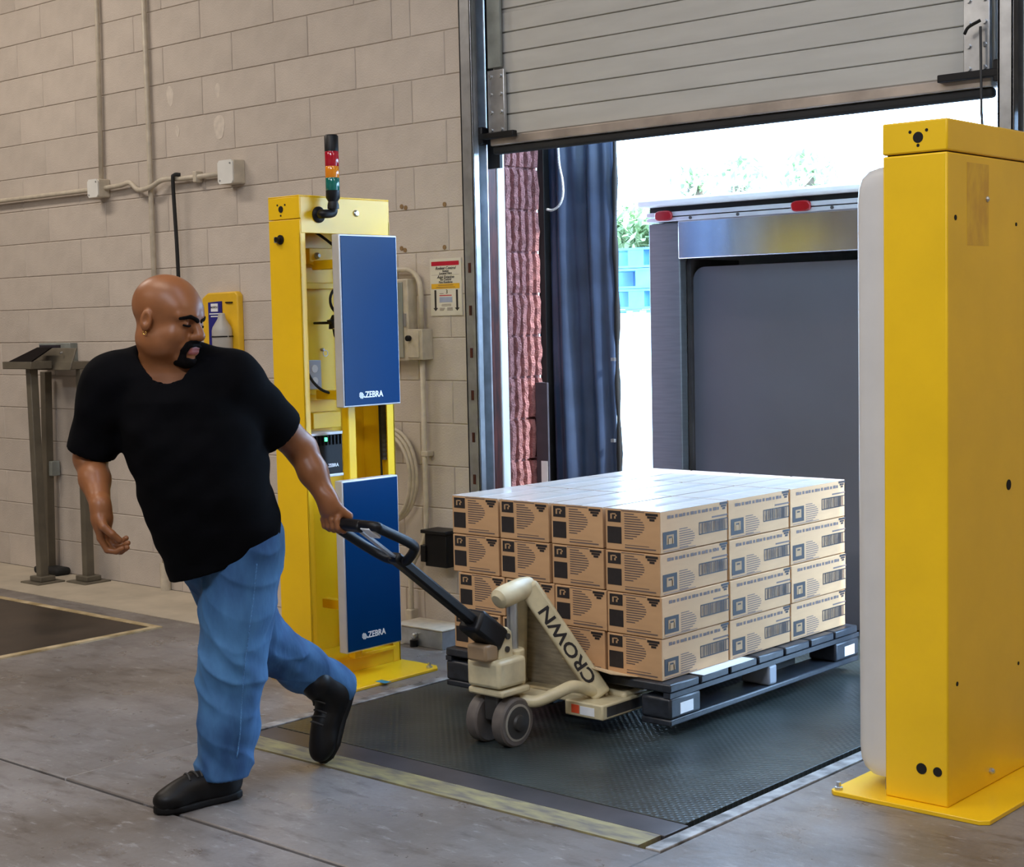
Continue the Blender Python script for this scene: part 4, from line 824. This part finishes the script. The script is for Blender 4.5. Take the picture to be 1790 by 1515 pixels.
# A-frame bars with lettering, bulkhead plate, heel frames, forks
for s_ in (-1, 1):
    A = np.array((JX+s_*0.012, -1.135, 0.548)); B = np.array((JX+s_*0.195, -0.945, 0.135)); d = (B-A)/np.linalg.norm(B-A)
    tc_ = CAM-(A+B)/2; n = tc_-d*(tc_@d); n /= np.linalg.norm(n)
    nn = np.array((s_*0.78, -0.60, 0.0)); nn = nn-d*(nn@d); nn /= np.linalg.norm(nn)
    MB().bar(A, B, 0.075, 0.045, nn).build('frame_bar', CREAM, pj, bevel=0.012, seg=3)
    if s_ > 0:
        sd = np.cross(nn, -d); c_ = A+(B-A)*0.53+nn*0.0232
        text('lettering', 'CROWN', 0.062, c_, -d, np.cross(nn, -d), INK, pj, bold=True, sx=1.35)
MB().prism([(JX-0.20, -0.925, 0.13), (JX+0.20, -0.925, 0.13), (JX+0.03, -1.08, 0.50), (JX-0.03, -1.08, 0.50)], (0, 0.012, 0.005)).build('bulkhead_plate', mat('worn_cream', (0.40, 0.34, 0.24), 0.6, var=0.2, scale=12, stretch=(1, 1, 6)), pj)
for s_ in (-1, 1):
    fx0, fx1 = JX+s_*0.19-0.075, JX+s_*0.19+0.075
    MB().box(fx0, fx1, -0.90, 0.36, 0.095, 0.146).build('fork_arm', CREAM, pj, bevel=0.012)
    MB().box(fx0-0.012, fx1+0.012, -1.045, -0.74, 0.072, 0.128).build('fork_heel', CREAM, pj, bevel=0.006)
    MB().box(fx0+0.02, fx0+0.055, -1.0465, -1.045, 0.085, 0.115).build('red_sticker', mat('red_sticker', (0.75, 0.09, 0.03), 0.5), pj)
    MB().box(fx0+0.06, fx0+0.125, -1.0465, -1.045, 0.083, 0.113).build('white_sticker', WHITEP, pj)
    MB().box(fx1+0.012, fx1+0.0135, -1.02, -0.78, 0.082, 0.118).build('heel_decal', DKSTEEL, pj)
    MB().tube(smooth_path([(JX+s_*0.05, -1.225, 0.155), (JX+s_*0.10, -1.20, 0.150), (JX+s_*0.15, -1.15, 0.175), (JX+s_*0.17, -1.08, 0.190), (JX+s_*0.175, -1.00, 0.165), (JX+s_*0.18, -0.95, 0.14)]), 0.022, 12).build('link_arm', CREAM, pj, smooth='auto')
    MB().cyl((fx0+0.03, 0.22, 0.040), (fx1-0.03, 0.22, 0.040), 0.040, 20).build('load_roller', WHL, pj)
    for xr in (fx0+0.015, fx1-0.03): MB().box(xr, xr+0.015, 0.14, 0.30, 0.035, 0.10).build('roller_bracket', DKSTEEL, pj)
MB().box(JX-0.19, JX+0.19, -0.98, -0.88, 0.10, 0.135).build('cross_member', CREAM, pj, bevel=0.006)
MB().box(JX-0.11, JX+0.11, -1.215, -1.10, 0.145, 0.165).build('base_plate', CREAM, pj, bevel=0.006)
# tiller
S0 = np.array((JX, -1.295, 0.375)); S1 = np.array((JX, -1.762, 0.718)); sd_ = (S1-S0)/np.linalg.norm(S1-S0)
MB().bar(S0, S0+sd_*0.16, 0.095, 0.085, (0, 0.5, 0.9)).build('tiller_knuckle', BLACKP, pj, bevel=0.015, seg=3)
MB().box(JX-0.045, JX+0.045, -1.40, -1.33, 0.315, 0.375).build('tiller_yoke', mat('brown_casting', (0.30, 0.20, 0.11), 0.5), pj, bevel=0.01)
MB().bar(S0+sd_*0.12, S1+sd_*0.03, 0.048, 0.036, (0, 0.5, 0.9)).build('tiller_tube', BLACKP, pj, bevel=0.008)
GC = np.array((JX, -1.965, 0.862)); GH = 0.112
def V3(dx, y, z): return np.array((JX+dx, y, z))
GL, GR = GC-X3*GH, GC+X3*GH
loop = smooth_path([S1-X3*0.012, V3(-0.055, -1.775, 0.728), V3(-0.100, -1.815, 0.765), GL*0.8+V3(-0.100, -1.815, 0.765)*0.2, GL+X3*0.010, GC, GR-X3*0.010, GR*0.8+V3(0.100, -1.815, 0.790)*0.2, V3(0.102, -1.800, 0.785), V3(0.075, -1.768, 0.755), V3(0.03, -1.755, 0.720), S1+X3*0.012], 5)
MB().tube(loop, 0.0165, 12).build('loop_handle', BLACKP, pj, smooth=True)
un = np.cross(X3, sd_); un /= np.linalg.norm(un)
MB().obox(GC+un*0.004, X3, sd_, un, 0.050, 0.018, 0.018).build('grip_housing', BLACKP, pj, bevel=0.01, seg=3)
MB().bar(S1+sd_*0.0, GC-sd_*0.02, 0.022, 0.008, un).build('control_rod', STEEL, pj)
MB().obox(GC+X3*0.075+un*0.012-sd_*0.02, X3, sd_, un, 0.022, 0.03, 0.006).build('grip_highlight', WHITEP, pj, bevel=0.004)  # white plate standing in for the bright highlight on the grip bar
# ================================================================ the man: surfaces grown from distance fields
def V(*a): return np.array(a, float)
def nz_(v): return v/np.linalg.norm(v)
def cone(P, a, b, ra, rb):
    ab = b-a; t = np.clip(((P-a)@ab)/(ab@ab), 0, 1); d = P-a-t[:, None]*ab
    return np.sqrt((d*d).sum(1))-(ra+(rb-ra)*t)
def ell(P, c, R, r):
    q = (P-c)@np.array(R).T; r = np.array(r); k0 = np.sqrt(((q/r)**2).sum(1)); k1 = np.sqrt(((q/(r*r))**2).sum(1))+1e-9
    return k0*(k0-1)/k1
def smin(a, b, k): h = np.clip(0.5+0.5*(b-a)/k, 0, 1); return b*(1-h)+a*h-k*h*(1-h)
def smax(a, b, k): return -smin(-a, -b, k)
def chain(P, pts, rs, k=0.02):
    d = None
    for i in range(len(pts)-1):
        c_ = cone(P, pts[i], pts[i+1], rs[i], rs[i+1]); d = c_ if d is None else smin(d, c_, k)
    return d
def grow(func, lo, hi, h, B=20):
    lo = np.array(lo, float); n = np.ceil((np.array(hi)-lo)/h).astype(int)+1; n = ((n+B-1)//B)*B+1
    G = np.ones(n, np.float32); nb = (n-1)//B
    I = np.stack(np.meshgrid(*[np.arange(k) for k in nb], indexing='ij'), -1).reshape(-1, 3)
    cd = func(lo+(I*B+B/2)*h); keep = np.abs(cd) < B*h*0.9*1.5
    for ib, s_ in zip(I[~keep], cd[~keep]):
        if s_ < 0: G[ib[0]*B:ib[0]*B+B+1, ib[1]*B:ib[1]*B+B+1, ib[2]*B:ib[2]*B+B+1] = -1
    loc = np.stack(np.meshgrid(*[np.arange(B+1)]*3, indexing='ij'), -1).reshape(-1, 3)
    for ib in I[keep]:
        G[ib[0]*B:ib[0]*B+B+1, ib[1]*B:ib[1]*B+B+1, ib[2]*B:ib[2]*B+B+1] = func(lo+(ib*B+loc)*h).reshape(B+1, B+1, B+1)
    ins = G < 0
    cs = sum(ins[i:n[0]-1+i, j:n[1]-1+j, k:n[2]-1+k].astype(np.int8) for i in (0, 1) for j in (0, 1) for k in (0, 1))
    act = np.argwhere((cs > 0) & (cs < 8)); idx = -np.ones(n-1, np.int32); idx[tuple(act.T)] = np.arange(len(act))
    offs = np.array([(i, j, k) for i in (0, 1) for j in (0, 1) for k in (0, 1)])
    val = np.stack([G[act[:, 0]+o[0], act[:, 1]+o[1], act[:, 2]+o[2]] for o in offs], 1)
    sm = np.zeros((len(act), 3)); ct = np.zeros(len(act))
    for a in range(8):
        for b in range(a+1, 8):
            if np.abs(offs[a]-offs[b]).sum() == 1:
                va, vb = val[:, a], val[:, b]; m_ = (va < 0) != (vb < 0); t = np.where(m_, va/np.where(m_, va-vb, 1), 0)
                sm += m_[:, None]*(offs[a]+t[:, None]*(offs[b]-offs[a])); ct += m_
    vs = lo+(act+sm/ct[:, None])*h
    quads = []
    for ax in range(3):
        e = [0, 0, 0]; e[ax] = 1; A = ins[:n[0]-e[0], :n[1]-e[1], :n[2]-e[2]]; Bq = ins[e[0]:, e[1]:, e[2]:]
        u, v = (ax+1) % 3, (ax+2) % 3
        ed = np.argwhere(A != Bq); ed = ed[(ed[:, u] > 0) & (ed[:, v] > 0) & (ed[:, u] < n[u]-1) & (ed[:, v] < n[v]-1)]
        fl_ = A[tuple(ed.T)]; du = np.zeros(3, int); du[u] = 1; dv = np.zeros(3, int); dv[v] = 1
        q = np.stack([idx[tuple((ed-du-dv).T)], idx[tuple((ed-dv).T)], idx[tuple(ed.T)], idx[tuple((ed-du).T)]], 1)
        q[~fl_] = q[~fl_][:, ::-1]; quads.append(q)
    quads = np.concatenate(quads)
    for _ in range(2):
        e = h*0.3; d0 = func(vs); g = np.stack([func(vs+e*np.eye(3)[i])-d0 for i in range(3)], 1)/e
        gl = (g*g).sum(1)[:, None]+1e-6; vs = vs-np.clip(d0[:, None]*g/gl, -h, h)*0.8
    return vs, quads
PBASE = V(-3.98, -2.25, 0)
def grown(name, func, lo, hi, h, m, parent):
    vs, q = grow(func, lo, hi, h); me = bpy.data.meshes.new(name); me.from_pydata((vs-PBASE).tolist(), [], q.tolist()); me.update()
    return link(name, me, m, parent, PBASE, smooth=True)

# joints (from the photograph, with depths from the feet and the handle)
LA, LKn, LH = V(-3.935, -2.305, 0.085), V(-3.925, -2.262, 0.415), V(-3.905, -2.215, 0.800)
RAn, RKn, RH = atx(594, 1205, -4.02), atx(455, 1120, -4.05), V(-4.060, -2.245, 0.800)
NECK = V(-4.005, -2.395, 1.375)
SAX = nz_(V(0.66, 0.75, 0.0)); SFW = nz_(V(0.75, -0.66, 0.0))          # shoulder line (to his left) and chest direction
LS, RS = NECK+SAX*0.185-Z3*0.045, NECK-SAX*0.185-Z3*0.045
LE, RE = atx(527, 785, -3.865), aty(158, 800, -2.555)
HB = GL+X3*0.035                                                          # where the left hand closes on the handle
LW = atx(573, 876, -3.765); RW = aty(176, 886, -2.62)
# head frame
hf = nz_(V(0.93, 0.30, -0.16)); hr = nz_(np.cross(hf, Z3)); hr = nz_(hr+0.06*Z3); hu = nz_(np.cross(hr, hf)); hr = np.cross(hf, hu)
HCEN = atx(294, 560, -3.97); HS = 1.09
HR = (hf, hr, hu)
def hp(f, r, u): return HCEN+HS*(f*hf+r*hr+u*hu)
def face(P):
    d = ell(P, hp(-.012, 0, .040), HR, HS*V(.104, .079, .088))
    d = smin(d, ell(P, hp(.022, 0, -.045), HR, HS*V(.068, .062, .078)), .035)
    d = smin(d, ell(P, hp(.052, 0, .030), HR, HS*V(.045, .058, .040)), .03)
    for s in (-1, 1):
        d = smin(d, ell(P, hp(.010, s*.052, -.065), HR, HS*V(.045, .022, .035)), .03)          # jaw
        d = smin(d, ell(P, hp(.056, s*.038, -.034), HR, HS*V(.026, .026, .026)), .025)          # cheek
        d = smin(d, cone(P, hp(.092, s*.014, .022), hp(.072, s*.050, .020), HS*.011, HS*.009), .014)   # brow
        d = smax(d, -ell(P, hp(.098, s*.033, .003), HR, HS*V(.020, .021, .013)), .010)          # socket
        d = smin(d, cone(P, hp(.0755, s*.033, .001), hp(.0755, s*.034, .001), HS*.0145, HS*.0145), .003)  # lidded eye
    d = smin(d, cone(P, hp(.093, 0, .008), hp(.112, 0, -.028), HS*.010, HS*.0150), .012)         # nose
    for s in (-1, 1): d = smin(d, cone(P, hp(.100, s*.013, -.034), hp(.098, s*.015, -.034), HS*.010, HS*.010), .007)
    d = smin(d, ell(P, hp(.083, 0, -.066), HR, HS*V(.018, .032, .022)), .015)                     # muzzle
    d = smin(d, cone(P, hp(.0985, -.017, -.062), hp(.0985, .017, -.062), HS*.0065, HS*.0065), .005)
    d = smin(d, cone(P, hp(.0965, -.015, -.074), hp(.0965, .015, -.074), HS*.0075, HS*.0075), .005)
    d = smin(d, ell(P, hp(.076, 0, -.101), HR, HS*V(.024, .028, .020)), .02)                      # chin
    for s in (-1, 1):
        e = ell(P, hp(-.016, s*.080, -.006), HR, HS*V(.019, .010, .031)); e = smax(e, -ell(P, hp(-.012, s*.092, -.002), HR, HS*V(.010, .010, .018)), .004)
        d = smin(d, e, .006)
    return d
def finger(P, pts, r0, r1):
    n = len(pts); return chain(P, pts, [r0+(r1-r0)*i/(n-1) for i in range(n)], .003)
# right hand: hanging, curled, palm towards his thigh
hd = nz_(V(0.02, 0.06, -1.0)); hn = nz_(SAX*0.92+SFW*0.20); hn = nz_(hn-hd*(hn@hd)); hw = nz_(np.cross(hn, hd)); hw = hw if hw@SFW > 0 else -hw
def hand_r(P):
    c = RW+hd*0.052
    d = ell(P, c, (hd, hw, hn), (.056, .044, .023)); d = smin(d, cone(P, RW-hd*0.01, RW+hd*0.03, .029, .030), .03)
    for i, (o, L_) in enumerate(((.032, 1.0), (.011, 1.08), (-.011, 1.0), (-.031, .82))):
        k0 = RW+hd*(.095-.004*abs(i-1))+hw*o; a = [k0-hd*.03, k0]
        for (ln, ang) in ((.042, 0.45), (.028, 1.35), (.022, 2.0)):
            a.append(a[-1]+L_*ln*(math.cos(ang+.06*i)*hd+math.sin(ang+.06*i)*hn))
        d = smin(d, finger(P, a, .0110, .0085), .006)
    th = [RW+hd*.030+hw*.022+hn*.004, RW+hd*.055+hw*.050+hn*.022, RW+hd*.078+hw*.052+hn*.046, RW+hd*.098+hw*.042+hn*.062]
    return smin(d, finger(P, th, .015, .0100), .012)
# left hand: closed round the loop handle
gd = nz_(HB-LW); gx = X3; gp = nz_(np.cross(gx, gd))                     # gp: from the back of the hand towards the far side
def hand_l(P):
    kn = HB-gd*0.030                                                       # palm centre just above the bar
    d = ell(P, LW*0.42+kn*0.58, (gd, gx, gp), (.050, .042, .025)); d = smin(d, cone(P, LW-gd*0.02, LW+gd*0.02, .030, .030), .03)
    R0 = .0165+.0088
    for i, (o, s_) in enumerate(((.033, 1.0), (.011, 1.03), (-.011, 1.0), (-.032, .92))):
        a = []
        for ang in np.radians((150, 95, 40, -15, -70, -125)):
            rr = R0*(1.22 if ang > 1.2 else 1.0)*s_
            a.append(HB+gx*o+rr*(-math.sin(ang)*gd*1.0+math.cos(ang)*(-gp)))
        d = smin(d, finger(P, a, .0115, .0088), .005)
    th = [LW*0.45+kn*0.55+gx*.036+gp*.006, HB+gx*.046+gp*.024-gd*.018, HB+gx*.024+gp*.028+gd*.006, HB+gx*.000+gp*.024+gd*.018]
    return smin(d, finger(P, th, .0145, .0100), .010)
def lofted(P, secs, axes):
    # stacked ellipses: (z, centre x, centre y, half width, half depth)
    z = P[:, 2]; S = np.array(secs); c = [np.interp(z, S[:, 0], S[:, k]) for k in range(1, 5)]
    q = np.stack([P[:, 0]-c[0], P[:, 1]-c[1]], 1); a, f = axes
    u = q@a[:2]; v = q@f[:2]; k = np.sqrt((u/c[2])**2+(v/c[3])**2)
    d = (k-1)*np.minimum(c[2], c[3])*0.95
    return np.maximum(d, np.maximum(S[0, 0]-z, z-S[-1, 0]))
def ctr(u, v, x): p = atx(u, v, x); return p[1], p[2]
T = []
for (u, v, x, hw_, hd_) in ((400, 1045, -3.975, .178, .150), (392, 975, -3.975, .190, .162), (377, 920, -3.965, .205, .180), (360, 860, -3.965, .213, .186), (344, 800, -3.97, .216, .180), (328, 740, -3.98, .213, .165), (318, 690, -3.99, .205, .140), (312, 655, -3.995, .180, .110), (306, 632, -4.00, .120, .080)):
    y, z = ctr(u, v, x); T.append((z, x+0.0, y, hw_, hd_))
TAX = (SAX, SFW); HEMZ = atx(392, 984, -3.975)[2]
def wr(P, amp, f, ph): return amp*(np.sin(P@V(*f)+ph)+0.6*np.sin(P@V(f[1]*1.7, -f[0]*1.3, f[2]*1.9)+2*ph))
def torso(P, off): 
    T2 = [(z, x, y, a-off, b-off) for (z, x, y, a, b) in (T if off == 0 else T[2:])]
    return lofted(P, T2, TAX)
def body(P):
    d = face(P)
    d = smin(d, cone(P, hp(-.030, 0, -.055), NECK-Z3*.02, .066, .076), .03)
    t_ = smin(torso(P, .03), cone(P, LS, RS, .062, .062), .05)
    d = smin(d, t_, .03)
    d = smin(d, chain(P, [LS, LS*.5+LE*.5, LE, LE*.55+LW*.45, LW], [.066, .062, .050, .046, .030], .02), .02)
    d = smin(d, chain(P, [RS, RS*.5+RE*.5, RE, RE*.55+RW*.45, RW], [.066, .062, .050, .046, .030], .02), .02)
    d = smin(d, hand_l(P), .012); d = smin(d, hand_r(P), .012)
    d = smin(d, chain(P, [LH, LKn, LA], [.085, .055, .035], .03), .03); d = smin(d, chain(P, [RH, RKn, RAn], [.085, .055, .030], .03), .03)
    return d
SKIN = mat('brown_skin', (0.235, 0.088, 0.032), 0.40, var=0.12, scale=9, spec=0.34)
LIP = mat('lip_skin', (0.36, 0.10, 0.085), 0.4, var=0.1)
HAIRM = mat('black_hair', (0.004, 0.003, 0.003), 0.85, var=0.3, scale=80, spec=0.08)
SHIRT = mat('black_cotton', (0.0016, 0.0016, 0.0024), 0.9, var=0.2, scale=20, spec=0.08)
DENIM = mat('blue_denim', (0.060, 0.185, 0.38), 0.8, scale=7.0, col2=(0.014, 0.060, 0.165), bump=0.8, bscale=16, detail=8, stretch=(1.0, 1.0, 0.45))
SHOEM = mat('black_leather', (0.004, 0.0035, 0.0035), 0.45, var=0.25, scale=15, spec=0.22); SOLEM = mat('black_sole', (0.006, 0.0055, 0.0055), 0.6, spec=0.2)
all_ = np.array([LA, LH, RAn, NECK, LS, RS, LE, RE, LW, RW, HB, HCEN])
lo_, hi_ = all_.min(0)-.19, all_.max(0)+.19
man = grown('person', body, lo_, hi_, 0.0052, SKIN, None)
tag(man, 'bald man in black T-shirt and blue jeans pulling the jack handle and looking back', 'person')
man.data.materials.append(LIP)
nv = len(man.data.vertices); co = np.zeros(nv*3); man.data.vertices.foreach_get('co', co); co = co.reshape(-1, 3)+PBASE
lipd = np.minimum(cone(co, hp(.0985, -.017, -.062), hp(.0985, .017, -.062), HS*.009, HS*.009), cone(co, hp(.0965, -.015, -.074), hp(.0965, .015, -.074), HS*.010, HS*.010)) < 0
for p_ in man.data.polygons:
    if all(lipd[i] for i in p_.vertices): p_.material_index = 1

def shirt(P):
    n = wr(P, .0030, (9, 14, 22), 0.4)+wr(P, .0022, (26, -19, 34), 1.1)
    d = torso(P, 0.0)+n
    sh_ = cone(P, LS, RS, .080, .080); d = smin(d, sh_, .06)
    for S_ in (LS, RS): d = smin(d, cone(P, NECK+Z3*.052-SFW*.035, S_+Z3*.008, .058, .078), .03)
    d = smin(d, cone(P, NECK-Z3*.03, NECK-Z3*.10, .095, .14), .05)
    LC, RC = LS+(LE-LS)*.72, RS+(RE-RS)*.92
    sl_ = smax(cone(P, LS, LC+(LE-LS)*.05, .090, .078)+n, (P-LC)@nz_(LE-LS), .006); d = smin(d, sl_, .035)
    sr_ = smax(cone(P, RS, RC+(RE-RS)*.05, .090, .080)+n, (P-RC)@nz_(RE-RS), .006); d = smin(d, sr_, .03)
    d = smax(d, -cone(P, NECK+V(.0, 0, -.020)+SFW*.045, hp(-.03, 0, -.03), .080, .080), .008)
    hem = P[:, 2]-HEMZ-.30*((P-V(T[1][1], T[1][2], 0))@SAX); d = smax(d, -hem, .006)
    return d
def jeans(P):
    z = P[:, 2]; n = wr(P, .0028, (34, 22, 7), 0.2)+.0030*np.sin(P@V(24, -38, 26)+1.7)
    kz = np.exp(-((z-.40)/.09)**2)+1.2*np.exp(-((z-.14)/.055)**2)+.8*np.exp(-((z-.76)/.07)**2)
    n = n+.0022*kz*np.sin(P@V(48, 36, 60)+1.4*np.sin(P@V(17, 12, 9)))
    d = chain(P, [LH, LH*.5+LKn*.5, LKn, LKn*.45+LA*.55, LA-Z3*.0], [.125, .118, .104, .092, .088], .03)
    d = smin(d, chain(P, [RH, RH*.5+RKn*.5, RKn, RKn*.5+RAn*.5, RAn], [.122, .112, .095, .080, .074], .03), .03)
    d = smin(d, ell(P, (LH+RH)/2+Z3*.06, (nz_(LH-RH), nz_(np.cross(Z3, nz_(LH-RH))), Z3), (.175, .145, .13)), .05)
    rg = lambda k, w, a, p: (1-np.abs(np.sin(P@V(*k)+a*np.sin(P@V(*w)+p)+p)))**2
    n = n-.0075*(.35+.65*np.clip(kz, 0, 1))*rg((11, 9, 24), (8, -12, 5), 1.3, .6)-.0045*rg((21, -17, 9), (4, 9, 7), 1.1, 1.9)
    d = d+n+.003
    d = smax(d, -(P[:, 2]-.078)*np.where(P[:, 1] < -2.0, 1, -1e-9)-np.where(P[:, 1] < -2.0, 0, 1.0), .006)
    rd_ = nz_(RAn-RKn); d = smax(d, (P-(RAn+rd_*.012))@rd_-np.where(P[:, 1] > -1.95, 0, 1.0), .006)
    return d
grown('t_shirt', shirt, all_[[3, 4, 5, 6, 7]].min(0)-V(.2, .2, .65), all_[[3, 4, 5, 6, 7]].max(0)+.17, 0.008, SHIRT, man)
grown('jeans', jeans, np.minimum(np.minimum(LA, RAn), RH)-.20, np.maximum(np.maximum(LH, RH), RAn)+.24, 0.0062, DENIM, man)
# facial hair
def shell(reg, off): return lambda P: smax(face(P)-off, reg(P), .003)
def goat(P):
    d = cone(P, hp(.104, 0, -.048), hp(.098, .024, -.055), .0115, .011); d = np.minimum(d, cone(P, hp(.104, 0, -.048), hp(.098, -.024, -.055), .0115, .011))
    for s in (-1, 1):
        d = np.minimum(d, chain(P, [hp(.096, s*.026, -.056), hp(.088, s*.034, -.078), hp(.082, s*.028, -.104)], [.0105, .0105, .014], .004))
    d = np.minimum(d, cone(P, hp(.090, -.016, -.110), hp(.090, .016, -.110), .020, .020)); return np.minimum(d, cone(P, hp(.070, -.022, -.120), hp(.070, .022, -.120), .020, .020))
grown('goatee', shell(goat, .0045), HCEN-.2, HCEN+.2, 0.0035, HAIRM, man)
for s in (-1, 1):
    grown('eyebrow', shell(lambda P, s=s: chain(P, [hp(.106, s*.010, .013), hp(.098, s*.034, .021), hp(.078, s*.056, .014)], [.0075, .0075, .005], .003), .0028), HCEN-.2, HCEN+.2, 0.003, HAIRM, man)
    lid = smooth_path([hp(.0880, s*.019, -.003), hp(.0912, s*.028, -.0045), hp(.0912, s*.037, -.0045), hp(.0850, s*.048, -.003)], 5)
    MB().tube(lid, 0.0034, 6).build('eyelashes', HAIRM, man, smooth=True)
MB().tube([(hp(-.016, .080, -.040)+0.006*(math.cos(a)*hf+math.sin(a)*hu)) for a in np.linspace(0, 6.28, 12)[:-1]], 0.0016, 6, closed=True).build('gold_ring', mat('gold', (0.8, 0.5, 0.12), 0.25, metal=0.9), man, smooth=True)  # small gold ring below the ear
# shoes
def shoe(heel, f, u, L_, parent):
    f = nz_(f); u = nz_(u-f*(u@f)); s = np.cross(u, f)
    def q(a, b, c): return heel+f*a*L_+s*b+u*c
    R = (f, s, u)
    def up_(P):
        d = ell(P, q(.20, 0, .060), R, (.068, .044, .065)); d = smin(d, ell(P, q(.50, 0, .055), R, (.100, .047, .052)), .03)
        d = smin(d, ell(P, q(.80, 0.004, .038), R, (.062, .050, .038)), .03); d = smin(d, cone(P, q(.24, 0, .08), q(.21, 0, .150), .050, .054), .03)
        return smax(d, -((P-q(0, 0, .012))@u), .004)
    def so_(P):
        x = (P-heel)@f; c_ = (P-heel)@u; b = (P-heel)@s; t_ = np.clip(x/L_, 0, 1)
        hw_ = np.interp(t_, [0, .08, .25, .45, .75, .92, 1.0], [.020, .036, .040, .039, .051, .040, .012])
        d2 = np.maximum(np.abs(b)-hw_, np.maximum(-x, x-L_)); e2 = np.maximum(-c_, c_-(.022+.006*np.abs(t_-.6)))
        return smax(d2, e2, .006)
    lo = np.minimum(heel, q(1, 0, 0))-.12; hi = np.maximum(heel, q(1, 0, 0))+.19
    o = grown('shoe', up_, lo, hi, 0.006, SHOEM, parent); grown('sole', so_, lo, hi, 0.006, SOLEM, o)
    for k in range(4):
        a = .40+.072*k; pts_ = []
        for b_ in (-.030, -.015, 0, .015, .030):
            p0 = q(a+(.012 if k % 2 else -.012)*b_/.03, b_, .20)
            for _ in range(40): p0 = p0-u*up_(p0[None, :])[0]*.8
            pts_.append(p0+u*.002)
        MB().tube(smooth_path(pts_, 3), .0035, 6).build('lace', mat('shoe_lace', (0.03, 0.028, 0.026), 0.8), o, smooth=True)
shoe(V(-3.925, -2.250, 0.001), V(-0.06, -0.29, 0.0), Z3, .292, man)
toe = atz(567, 1330, 0.012); heel_ = atx(613, 1197, toe[0]-0.02)
shoe(heel_, toe-heel_, V(0.05, -0.9, 0.35), np.linalg.norm(toe-heel_)+0.01, man)
# side seam of the near trouser leg, traced on the cloth
def hit(u, v, func):
    d = ray(u, v); d = d/np.linalg.norm(d); t = 4.2
    for _ in range(60):
        s = func((CAM+d*t)[None, :])[0]; t += s*0.7
        if abs(s) < 5e-4: break
    return CAM+d*t
su = np.interp(np.arange(985, 1326, 10), (985, 1040, 1100, 1160, 1220, 1280, 1325), (449, 444, 436, 428, 423, 420, 414))
seam = [hit(u, v, jeans) for u, v in zip(su, np.arange(985, 1326, 10))]
MB().tube(smooth_path(seam, 2), 0.0026, 6).build('side_seam', mat('denim_seam', (0.055, 0.16, 0.33), 0.8, var=0.3, scale=200), man, smooth=True)
